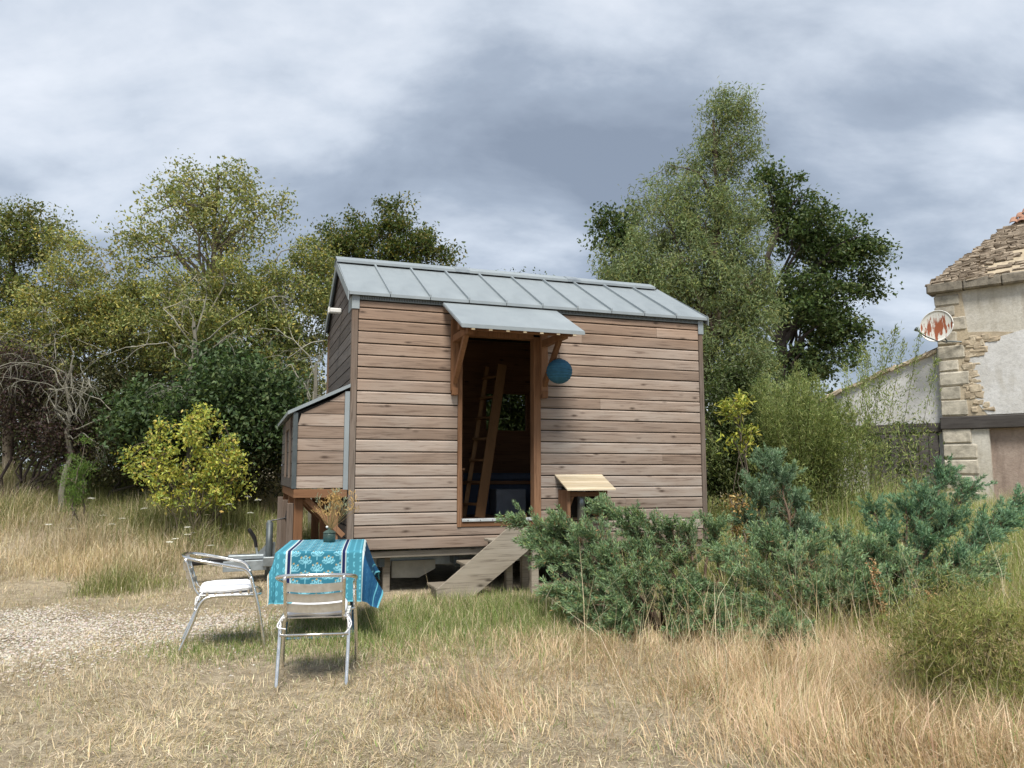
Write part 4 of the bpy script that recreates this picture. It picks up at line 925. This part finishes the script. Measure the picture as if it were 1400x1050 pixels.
bare('dead_tree', 'pale lichen covered bare branches above the dark bramble thicket', 265, 440, 13.0, (-1.8, 2.2), 11, 1.1, None)
bare('dead_tree', 'pale bare branches drooping just behind the bay box of the cabin', 432, 500, 12.6, (-2.2, .8), 10, .8, None)

# ---- trees to the right behind the cabin
tree('acacia_tree', 'tall pale green feathery tree behind the right end of the cabin', 'tree', (5.3, 21.5), [(1000, 150, 21.5, 36, 36), (985, 205, 21.5, 54, 42), (930, 285, 21.5, 72, 64), (1000, 300, 21.5, 62, 70), (872, 360, 21.5, 64, 54), (950, 390, 21.5, 100, 70), (1020, 400, 21.5, 50, 80), (985, 480, 21.5, 80, 60), (1020, 540, 21, 60, 60)], 760, 90000, .125, .25, [(.19, .245, .11), (.145, .20, .085), (.25, .30, .16), (.24, .26, .09)], trunk_r=.2, clump_r=.38, hang=.5, nlimb=40, up=.1, shell=.42, bark=np.array([.09, .07, .055]), fork=.9)
tree('oak_tree', 'dark green broad tree standing right of the tall feathery tree', 'tree', (9.4, 27.0), [(1110, 330, 27, 60, 55), (1162, 345, 27, 50, 50), (1075, 280, 27, 38, 45), (1180, 395, 27, 30, 22), (1110, 420, 27, 75, 55), (1150, 460, 27, 45, 40), (1050, 240, 27, 24, 15), (1090, 500, 27, 70, 40), (850, 320, 27, 40, 40), (845, 375, 27, 35, 30)], 400, 38000, .14, .6, DGREEN, trunk_r=.28, clump_r=.45, nlimb=40, shell=.7, bark=np.array([.06, .05, .045]), fork=.8)
tree('hedge_tree', 'dark low trees filling in behind the willow bush', 'tree', (8.4, 23.5), [(1040, 560, 23, 80, 70), (1120, 590, 23, 80, 50), (1000, 620, 21, 50, 50), (1230, 610, 19, 40, 30)], 120, 22000, .11, .5, [(.06, .085, .03), (.07, .095, .03), (.035, .06, .02)], trunk_r=.1, stems=4, clump_r=.6)
tree('ivy_bush', 'dark leafy bush at the right corner of the cabin', 'bush', (4.4, 13.8), [(1000, 560, 13.8, 32, 70), (1020, 630, 13.6, 45, 45), (985, 640, 13.6, 25, 40)], 90, 16000, .075, .5, [(.055, .07, .025), (.065, .095, .03), (.09, .12, .04)], trunk_r=.05, stems=5, clump_r=.3)
# willow: many upright shoots with narrow leaves
def willow(name, label, px, py, Y, n, spreadpx, top, seed, cols, leaf=.075):
    p0 = at(px, py, Y); b = np.array([p0[0], p0[1], float(hgt(p0[0], p0[1]))]); root = thing(name, label, 'bush', tuple(b)); ch = []; LP = []; LD = []
    for k in range(n):
        tx = px + rng.normal(0, spreadpx * .5); ty = top(tx) + abs(rng.normal(0, 42)) + (0 if k % 5 else -12); e_ = at(tx, ty, Y + rng.normal(0, .7)) - b
        s0 = np.array([*(rng.normal(0, .35, 2) + np.array([e_[0] * .35, 0])), 0]); p = spline([s0, s0 * .5 + e_ * .45 + np.array([0, 0, .25]), e_], 5); ch.append(tube(p, np.linspace(.009, .0025, len(p)), 3, np.array([.09, .085, .04]) * rng.uniform(.7, 1.3), False))
        m = int(150 * np.linalg.norm(e_ - s0)); t = rng.random(m) ** .75; i_ = t * (len(p) - 1); i0 = np.minimum(i_.astype(int), len(p) - 2); fr = (i_ - i0)[:, None]
        dens = rng.normal(0, .11, (m, 3)) * (1.12 - t)[:, None] * 1.8
        LP.append(p[i0] * (1 - fr) + p[i0 + 1] * fr + dens); LD.append(unit(p[i0 + 1] - p[i0]) * 1.1)
    LP = np.concatenate(LP); LD = np.concatenate(LD); k_ = LP[:, 2] > .1; LP, LD = LP[k_], LD[k_]
    part('shoots', ch, 'bark', root); part('crown', [leaves(LP, leaf, .2, mixcol(len(LP), cols), LD, .75, .1)], 'leaf', root); return root
WCOL = [(.255, .30, .105), (.205, .255, .085), (.33, .365, .145), (.155, .205, .068)]
willow('willow_bush', 'tall light green willow bush with upright shoots before the shed', 1090, 690, 13.5, 150, 115, lambda x: np.interp(x, [960, 1040, 1110, 1160, 1260, 1300], [565, 515, 505, 560, 590, 630]), 1, WCOL)
willow('willow_bush', 'thin willow shoots reaching up beside the barn corner', 1190, 690, 13.0, 15, 85, lambda x: np.interp(x, [1100, 1180, 1250, 1290], [520, 470, 400, 480]), 2, WCOL)
tree('yellow_sapling', 'small yellow leaved sapling at the right corner of the cabin', 'plant', (at(1015, 660, 12)[0], 12), [(1010, 560, 12, 26, 20), (1015, 600, 12, 22, 20)], 22, 420, .10, .35, [(.34, .36, .06), (.42, .40, .08), (.25, .30, .06)], trunk_r=.015, stems=3, clump_r=.18, up=.3)
tree('dry_shrub', 'half dead brown leaved shrub among the junipers', 'shrub', (at(1010, 760, 8.6)[0], 8.6), [(1010, 690, 8.6, 18, 22), (1015, 740, 8.6, 18, 30)], 26, 620, .045, .5, [(.42, .27, .10), (.32, .20, .08), (.25, .24, .07), (.5, .36, .16)], trunk_r=.01, stems=5, clump_r=.10, hang=.4)
# sprigs showing above the ridge
tree('far_tree', 'far bare tree tops just showing over the cabin ridge', 'tree', (1.0, 30), [(660, 385, 30, 40, 12), (720, 388, 30, 50, 10)], 40, 1500, .1, .5, DGREEN, trunk_r=.1, clump_r=.35, nlimb=8)
# dark row of trees far behind that closes the horizon
def far_wood():
    P = []
    for x in np.arange(-75, 90, 1.6):
        y = 48 + 6 * vnoise(x, 3, .1) + rng.normal(0, 1.5); h = 3.0 + 3.2 * vnoise(x, 9, .18) + (1.5 if x < -12 else 0)
        m = 170; d = unit(rng.normal(0, 1, (m, 3))) * (rng.random((m, 1)) ** .4); P.append(np.array([x, y, h * .5 + .4]) + d * np.array([2.2, 2., h * .62]))
    P = np.concatenate(P); return leaves(P, .5, .7, mixcol(len(P), DGREEN + [(.09, .10, .035)]), None, 1, .35)
tag(build('far_wood', [far_wood()], M['leaf']), 'distant dark row of trees closing the horizon', 'wood', kind='stuff')

# ------------------------------------------------------------------ junipers
JC = [(.185, .275, .145), (.14, .23, .115), (.25, .345, .20), (.11, .175, .08), (.26, .335, .14), (.30, .20, .10)]
def juniper(label, base, tips, Y0, dens=1.0, cols=JC, fat=1.):
    p0 = at(base[0], base[1], Y0); b = np.array([p0[0], p0[1], float(hgt(p0[0], p0[1])) - .03]); root = thing('juniper_bush', label, 'juniper', tuple(b), 0, 'junipers in front of the cabin'); wd_ = []; NP_ = []; ND = []; TT = []
    for (tx, ty, Yt) in tips:
        e_ = at(tx, ty, Yt) - b; ln_ = np.linalg.norm(e_)
        sp = spline([np.zeros(3), e_ * .5 + np.array([0, 0, .05 * ln_]) + rng.normal(0, .05, 3), e_ * .85 + np.array([0, 0, .03 * ln_]), e_], 6); wd_.append(tube(sp, np.linspace(.022, .004, len(sp)), 5, np.array([.16, .115, .085]) * rng.uniform(.8, 1.2), False))
        ns = int(19 * dens * (.5 + ln_))
        for k in range(ns):                              # side sprays, each a drooping feather of scale leaves
            t = rng.uniform(.22, 1.0) ** .8; i_ = min(int(t * (len(sp) - 1)), len(sp) - 2); p = sp[i_] + (sp[i_ + 1] - sp[i_]) * rng.random(); dr = unit(sp[i_ + 1] - sp[i_])
            sd_ = unit(rng.normal(0, 1, 3) * np.array([1, 1, .45]) + np.array([0, 0, .12])); d = unit(dr * 1.1 + sd_ * .8); l = rng.uniform(.14, .42) * (1.2 - .5 * t) * fat
            m = int(26 * l / .2); tt = np.linspace(.12, 1, m); q_ = p + d * (l * tt)[:, None] + np.array([0, 0, -.30]) * (l * tt ** 2 * .35)[:, None]; NP_.append(q_ + rng.normal(0, .011, (m, 3))); ND.append(np.repeat((d + np.array([0, 0, .15]))[None], m, 0)); TT.append(tt * .5 + .5 * t)
            if k % 3 == 0: wd_.append(tube(np.array([p, p + d * l * .6]), [.005, .002], 3, np.array([.17, .12, .09]), False))
    P = np.concatenate(NP_); D = np.concatenate(ND); TT = np.concatenate(TT); P = np.repeat(P, 3, 0); D = np.repeat(D, 3, 0); TT = np.repeat(TT, 3)
    k_ = P[:, 2] > .05; P, D, TT = P[k_], D[k_], TT[k_]
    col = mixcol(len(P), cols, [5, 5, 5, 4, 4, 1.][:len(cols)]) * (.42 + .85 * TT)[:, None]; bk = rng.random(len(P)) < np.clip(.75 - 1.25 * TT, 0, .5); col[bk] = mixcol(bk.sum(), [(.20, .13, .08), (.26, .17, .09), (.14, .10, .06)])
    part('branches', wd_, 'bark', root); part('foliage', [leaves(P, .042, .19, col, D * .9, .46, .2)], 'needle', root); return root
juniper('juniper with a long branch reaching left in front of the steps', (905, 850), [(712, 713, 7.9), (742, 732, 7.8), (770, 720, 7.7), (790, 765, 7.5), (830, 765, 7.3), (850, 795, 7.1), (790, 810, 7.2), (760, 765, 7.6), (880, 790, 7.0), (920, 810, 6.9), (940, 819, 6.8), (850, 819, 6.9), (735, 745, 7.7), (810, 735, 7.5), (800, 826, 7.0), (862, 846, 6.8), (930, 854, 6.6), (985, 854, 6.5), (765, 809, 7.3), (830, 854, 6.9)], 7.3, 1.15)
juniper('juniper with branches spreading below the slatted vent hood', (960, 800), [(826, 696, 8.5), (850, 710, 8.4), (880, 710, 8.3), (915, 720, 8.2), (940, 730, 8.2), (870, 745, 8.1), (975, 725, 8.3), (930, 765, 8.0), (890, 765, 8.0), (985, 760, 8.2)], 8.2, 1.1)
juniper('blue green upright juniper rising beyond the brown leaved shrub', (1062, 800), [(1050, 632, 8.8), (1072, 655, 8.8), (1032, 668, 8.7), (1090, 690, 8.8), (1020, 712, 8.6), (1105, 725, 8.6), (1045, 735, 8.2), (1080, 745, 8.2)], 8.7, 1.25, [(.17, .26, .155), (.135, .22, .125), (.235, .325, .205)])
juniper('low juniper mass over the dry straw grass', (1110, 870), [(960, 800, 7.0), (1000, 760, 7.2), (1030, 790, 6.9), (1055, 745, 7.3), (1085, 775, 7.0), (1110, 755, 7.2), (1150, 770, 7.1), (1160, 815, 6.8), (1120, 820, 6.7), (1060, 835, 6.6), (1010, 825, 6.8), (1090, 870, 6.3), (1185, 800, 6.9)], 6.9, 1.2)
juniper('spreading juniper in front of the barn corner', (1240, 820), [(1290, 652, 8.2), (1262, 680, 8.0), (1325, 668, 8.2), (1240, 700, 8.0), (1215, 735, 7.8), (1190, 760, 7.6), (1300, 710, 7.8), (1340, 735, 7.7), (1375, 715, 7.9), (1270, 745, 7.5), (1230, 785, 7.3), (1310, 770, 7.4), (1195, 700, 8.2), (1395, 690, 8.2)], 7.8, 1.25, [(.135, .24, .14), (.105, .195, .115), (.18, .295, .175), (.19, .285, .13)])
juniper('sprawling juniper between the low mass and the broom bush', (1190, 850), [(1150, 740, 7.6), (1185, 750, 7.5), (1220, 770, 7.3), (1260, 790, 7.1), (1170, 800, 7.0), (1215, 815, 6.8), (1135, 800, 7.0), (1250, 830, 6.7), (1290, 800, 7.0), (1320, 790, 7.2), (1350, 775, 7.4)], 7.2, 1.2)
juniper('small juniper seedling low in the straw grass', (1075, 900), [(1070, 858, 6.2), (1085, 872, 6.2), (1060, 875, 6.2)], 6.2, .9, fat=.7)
tree('broom_bush', 'feathery yellow green broom bush above the straw grass', 'bush', (at(1330, 1000, 4.7)[0], 4.75), [(1320, 850, 4.8, 75, 45), (1370, 890, 4.7, 70, 70), (1280, 900, 4.7, 50, 50), (1340, 960, 4.6, 70, 40), (1240, 870, 5.0, 30, 30)], 110, 26000, .05, .075, [(.25, .27, .075), (.19, .215, .06), (.30, .31, .10), (.15, .18, .055), (.40, .33, .16)], trunk_r=.012, stems=20, clump_r=.19, axis=(0, 0, 1.0), bark=np.array([.13, .11, .06]))
# dock stalks
def dock(px, py, Y, hpx, label):
    p = at(px, py, Y); b = np.array([p[0], p[1], float(hgt(p[0], p[1]))]); root = thing('dock_plant', label, 'plant', tuple(b), 0, 'dried dock stalks'); h = p[2] + hpx * Y / F - b[2]
    st_ = wiggle(np.zeros(3), np.array([rng.normal(0, .04), 0, h]), 8, .01); part('stem', tube(st_, .005, 4, np.array([.28, .17, .09])), 'straw', root)
    P = st_[rng.integers(3, 8, 260)] + rng.normal(0, .018, (260, 3)) + np.array([0, 0, 1.]) * rng.uniform(-.05, .05, (260, 1)); part('seeds', [leaves(P, .022, .7, mixcol(260, [(.40, .23, .11), (.30, .16, .08), (.5, .33, .18)]))], 'straw', root)['kind'] = 'stuff'
dock(1207, 850, 6.6, 70, 'dried brown dock stalk beside the low juniper mass'); dock(1275, 860, 6.2, 40, 'short dried dock stalk beside the broom bush')

# ------------------------------------------------------------------ wild carrots on the bank
wc = thing('wild_carrot', 'white flowered wild carrot on the dry grass bank', 'flower', (0, 0, 0), 0, 'wild carrots on the bank')
part('stem', tube([(0, 0, -.05), (.02, 0, .35), (.01, .01, .70)], .004, 4), 'stem', wc)
hd = []
for k in range(26):
    a_ = k * 2.4; r_ = .045 * math.sqrt(k / 26); c_ = np.array([.01 + r_ * math.cos(a_), .01 + r_ * math.sin(a_), .715 - r_ * .2 + rng.normal(0, .003)]); th = np.arange(5) * 1.257
    hd.append((np.column_stack([c_[0] + .009 * np.cos(th), c_[1] + .009 * np.sin(th), np.full(5, c_[2])]), np.arange(5)[None]))
part('flower_head', hd, 'petal', wc)
spots = [(128, 692), (160, 690), (178, 695), (140, 704), (190, 700), (210, 693), (152, 716), (236, 690), (265, 712), (258, 720), (300, 690), (318, 688), (335, 678), (350, 686), (357, 682), (255, 730), (280, 703), (312, 722), (240, 738), (230, 740), (100, 722), (68, 716), (46, 712), (120, 680), (170, 708), (222, 680), (290, 745), (345, 700), (265, 745), (200, 672)]
for k, (px, py) in enumerate(spots):
    o = wc if k == 0 else copy_tree(wc); Y = 10.2 + rng.random() * 1.6; top = at(px, py, Y); g0 = float(hgt(top[0], top[1])); sc = max(.35, (top[2] - g0) / .715)
    o.location = (top[0], top[1], g0); o.scale = (1, 1, sc); o.rotation_euler = (rng.normal(0, .06), rng.normal(0, .06), rng.uniform(0, 6.28))

# ------------------------------------------------------------------ grass and gravel
STRAW = [(.62, .51, .335), (.70, .59, .41), (.53, .42, .26), (.75, .66, .49), (.42, .345, .22)]
PINKS = [(.60, .45, .295), (.68, .54, .37), (.53, .385, .245), (.73, .61, .43), (.43, .31, .20)]
GREEN = [(.17, .245, .07), (.23, .30, .095), (.13, .20, .055), (.30, .34, .13)]
def gravel_mask(x, y): 
    d = np.hypot((x + 4.2) / 2.15, (y - 6.9) / 1.45) + .55 * (vnoise(x, y, 1.3) - .5); return 1 - sstep(.5, 1.12, d)
def inside(x, y):                                    # footprint of the cabin on the ground
    u = (x - P0[0]) * eu[0] + (y - P0[1]) * eu[1]; v = (x - P0[0]) * ev[0] + (y - P0[1]) * ev[1]
    return (u > -.05) & (u < LEN) & (v > .02) & (v < WID)
def scatter(n, x0, x1, y0, y1, keepf):
    x = rng.uniform(x0, x1, n); y = y0 + (y1 - y0) * rng.random(n) ** 1.25
    k = (rng.random(n) < keepf(x, y)) & ~inside(x, y) & (abs(x) < y * .72 + .4); return x[k], y[k]
def green_w(x, y):
    return np.exp(-(((x + .1) / 1.25) ** 2 + ((y - 7.6) / 1.25) ** 2)) + .95 * np.exp(-(((x + 1.45) / .9) ** 2 + ((y - 6.9) / .75) ** 2)) + .5 * np.exp(-(((x + 2.3) / .6) ** 2 + ((y - 6.2) / .4) ** 2)) + .5 * np.exp(-(((x + 4.6) / .35) ** 2 + ((y - 6.3) / .35) ** 2))
# matted dry lawn
x, y = scatter(195000, -6.5, 5, 3.2, 11, lambda x, y: (1 - .88 * gravel_mask(x, y)) * (.15 + 1.3 * vnoise(x, y, 1.6) * (.5 + vnoise(x, y, 5.))) * np.clip(9 / y ** 1.15, .3, 1))
gw_ = np.clip(green_w(x, y) + .25 * (vnoise(x, y, .9) - .5), 0, 1); c = mixcol(len(x), STRAW) * (.75 + .42 * vnoise(x, y, .8))[:, None]; gk = rng.random(len(x)) < gw_ * .6 + .10 * vnoise(x + 9, y, .7); c[gk] = mixcol(gk.sum(), GREEN) * 1.15
tag(build('dry_lawn', [blades(on_ground(x, y), .05 + .035 * vnoise(x, y, 2.), rng.uniform(.002, .0058, len(x)), c, 1.15, .5, heading=14 * vnoise(x, y + 5, 2.2) + rng.normal(0, 1.1, len(x)))], M['straw']), 'short matted straw coloured grass of the lawn', 'grass', kind='stuff')
x, y = scatter(110000, -4.2, 3.6, 3.2, 7.5, lambda x, y: (1 - .8 * gravel_mask(x, y)) * np.clip(1.5 * vnoise(x, y, 2.6), 0, 1) * np.clip(6 / y ** 1.3, .1, 1)); P = on_ground(x, y); P[:, 2] += .004 + .012 * rng.random(len(x))
a_ = rng.uniform(0, 6.28, len(x)); tag(build('straw_litter', [leaves(P, rng.uniform(.02, .055, len(x)), .065, mixcol(len(x), STRAW + [(.24, .19, .12), (.30, .24, .16)], jit=.3), np.stack([np.cos(a_), np.sin(a_), 0 * a_], 1) * 6, .9, 1.)], M['straw']), 'broken bits of straw littering the trampled lawn', 'straw', kind='stuff')
# greener, longer grass round the table and steps
x, y = scatter(120000, -3.4, 2.2, 5.4, 9.6, lambda x, y: np.clip(green_w(x, y) * 1.1 - .12, 0, 1) * (.25 + 1.1 * vnoise(x, y, 1.8)))
c = mixcol(len(x), GREEN); k = rng.random(len(x)) < .28; c[k] = mixcol(k.sum(), STRAW) * .9
near = np.exp(-(((x + .1) / 1.3) ** 2 + ((y - 7.7) / 1.2) ** 2))
tag(build('green_grass', [blades(on_ground(x, y), .08 + .17 * near * vnoise(x, y, 2.2) * 1.4, .0042, c, .5, .7)], M['grass']), 'green grass growing round the table and the steps', 'grass', kind='stuff')
# tall pinkish straw in front of the junipers
def straw_w(x, y): return sstep(-.6, 1.5, x + 1.5 * (vnoise(x, y, 1.1) - .5) - .18 * (5 - y)) * sstep(3.3, 4.2, y + .3 * (x - 1.5)) * (1 - sstep(6.2, 7.2, y - .15 * x))
x, y = scatter(170000, -1.4, 5.2, 3.2, 7.2, lambda x, y: straw_w(x, y) * (.15 + 1.1 * vnoise(x, y, 1.6)))
sw = straw_w(x, y); c = mixcol(len(x), PINKS); k = rng.random(len(x)) < .07; c[k] = mixcol(k.sum(), GREEN)
tag(build('straw_grass', [blades(on_ground(x, y), .10 + .26 * sw * (.4 + .9 * vnoise(x, y, 1.4)), rng.uniform(.002, .0058, len(x)), c, .85, .6, heading=12 * vnoise(x + 3, y, 1.5) + rng.normal(0, .9, len(x)))], M['straw']), 'long pinkish straw grass in front of the junipers', 'grass', kind='stuff')
# dry grass bank on the left
x, y = scatter(170000, -12, -1.6, 8.6, 16.5, lambda x, y: sstep(8.8, 10.3, y + .25 * x * .4 + 2.2 * (vnoise(x, y, .9) - .5)) * (.3 + .9 * vnoise(x, y, .9)))
c = mixcol(len(x), STRAW, jit=.25) * (.55 + .6 * vnoise(x, y, 1.3))[:, None]; gk = rng.random(len(x)) < np.clip(1.9 * vnoise(x, y, .6) - .5, 0, .85); c[gk] = mixcol(gk.sum(), [(.20, .22, .075), (.26, .27, .10), (.15, .18, .06)])
tag(build('bank_grass', [blades(on_ground(x, y), .10 + (.12 + .6 * vnoise(x, y, .9) * vnoise(x, y, 2.3)) * sstep(8.6, 11.2, y + .1 * x + 1.6 * (vnoise(x, y, .9) - .5)), .0062, c, .5, .7)], M['straw']), 'long dry grass covering the bank below the hedge', 'grass', kind='stuff')
# yellow green rough grass between junipers and barn, and grass under the junipers
x, y = scatter(115000, .6, 13, 6.5, 19, lambda x, y: sstep(.8, 1.9, x + .5 * (vnoise(x, y, 1.1) - .5)) * (.3 + .8 * vnoise(x, y, .9)))
c = mixcol(len(x), [(.30, .35, .105), (.24, .30, .085), (.38, .40, .15), (.18, .25, .07)]); k = rng.random(len(x)) < .22; c[k] = mixcol(k.sum(), STRAW)
tag(build('rough_grass', [blades(on_ground(x, y), .36 + .75 * vnoise(x, y, 1.0) * sstep(6.6, 8.6, y), .0065, c, .35, .6)], M['grass']), 'rough yellow green grass between the junipers and the barn', 'grass', kind='stuff')
# single tall stalks
x, y = scatter(2600, -.8, 6, 4.4, 9.4, lambda x, y: sstep(.2, 1.4, x) * .8 + .03)
tag(build('tall_stalks', [blades(on_ground(x, y), .55 + .35 * rng.random(len(x)), .004, mixcol(len(x), STRAW), .3, .45)], M['straw']), 'thin tall dry stalks standing over the junipers', 'grass', kind='stuff')
# gravel
x, y = scatter(42000, -7, -1.8, 5.2, 9.0, lambda x, y: gravel_mask(x, y) * .9 + .015)
n = len(x); r_ = rng.uniform(.006, .016, n); c = mixcol(n, [(.42, .37, .30), (.50, .45, .38), (.34, .295, .24), (.46, .43, .39)], jit=.25)
oc = np.array([(1, 0, 0), (-1, 0, 0), (0, 1, 0), (0, -1, 0), (0, 0, .7), (0, 0, -.7)], float); Vg = oc[None] * r_[:, None, None] * rng.uniform(.6, 1.3, (n, 6, 1)); a_ = rng.uniform(0, 6.28, n); ca, sa = np.cos(a_)[:, None], np.sin(a_)[:, None]
Vg = np.stack([Vg[..., 0] * ca - Vg[..., 1] * sa, Vg[..., 0] * sa + Vg[..., 1] * ca, Vg[..., 2]], -1) + on_ground(x, y)[:, None] + np.array([0, 0, .003])
f = np.array([(0, 2, 4), (2, 1, 4), (1, 3, 4), (3, 0, 4), (2, 0, 5), (1, 2, 5), (3, 1, 5), (0, 3, 5)])
tag(build('gravel', [(Vg.reshape(-1, 3), (f[None] + np.arange(n)[:, None, None] * 6).reshape(-1, 3), np.repeat(c, 6, 0))], M['pebble']), 'patch of pale gravel beside the chair', 'gravel', kind='stuff')
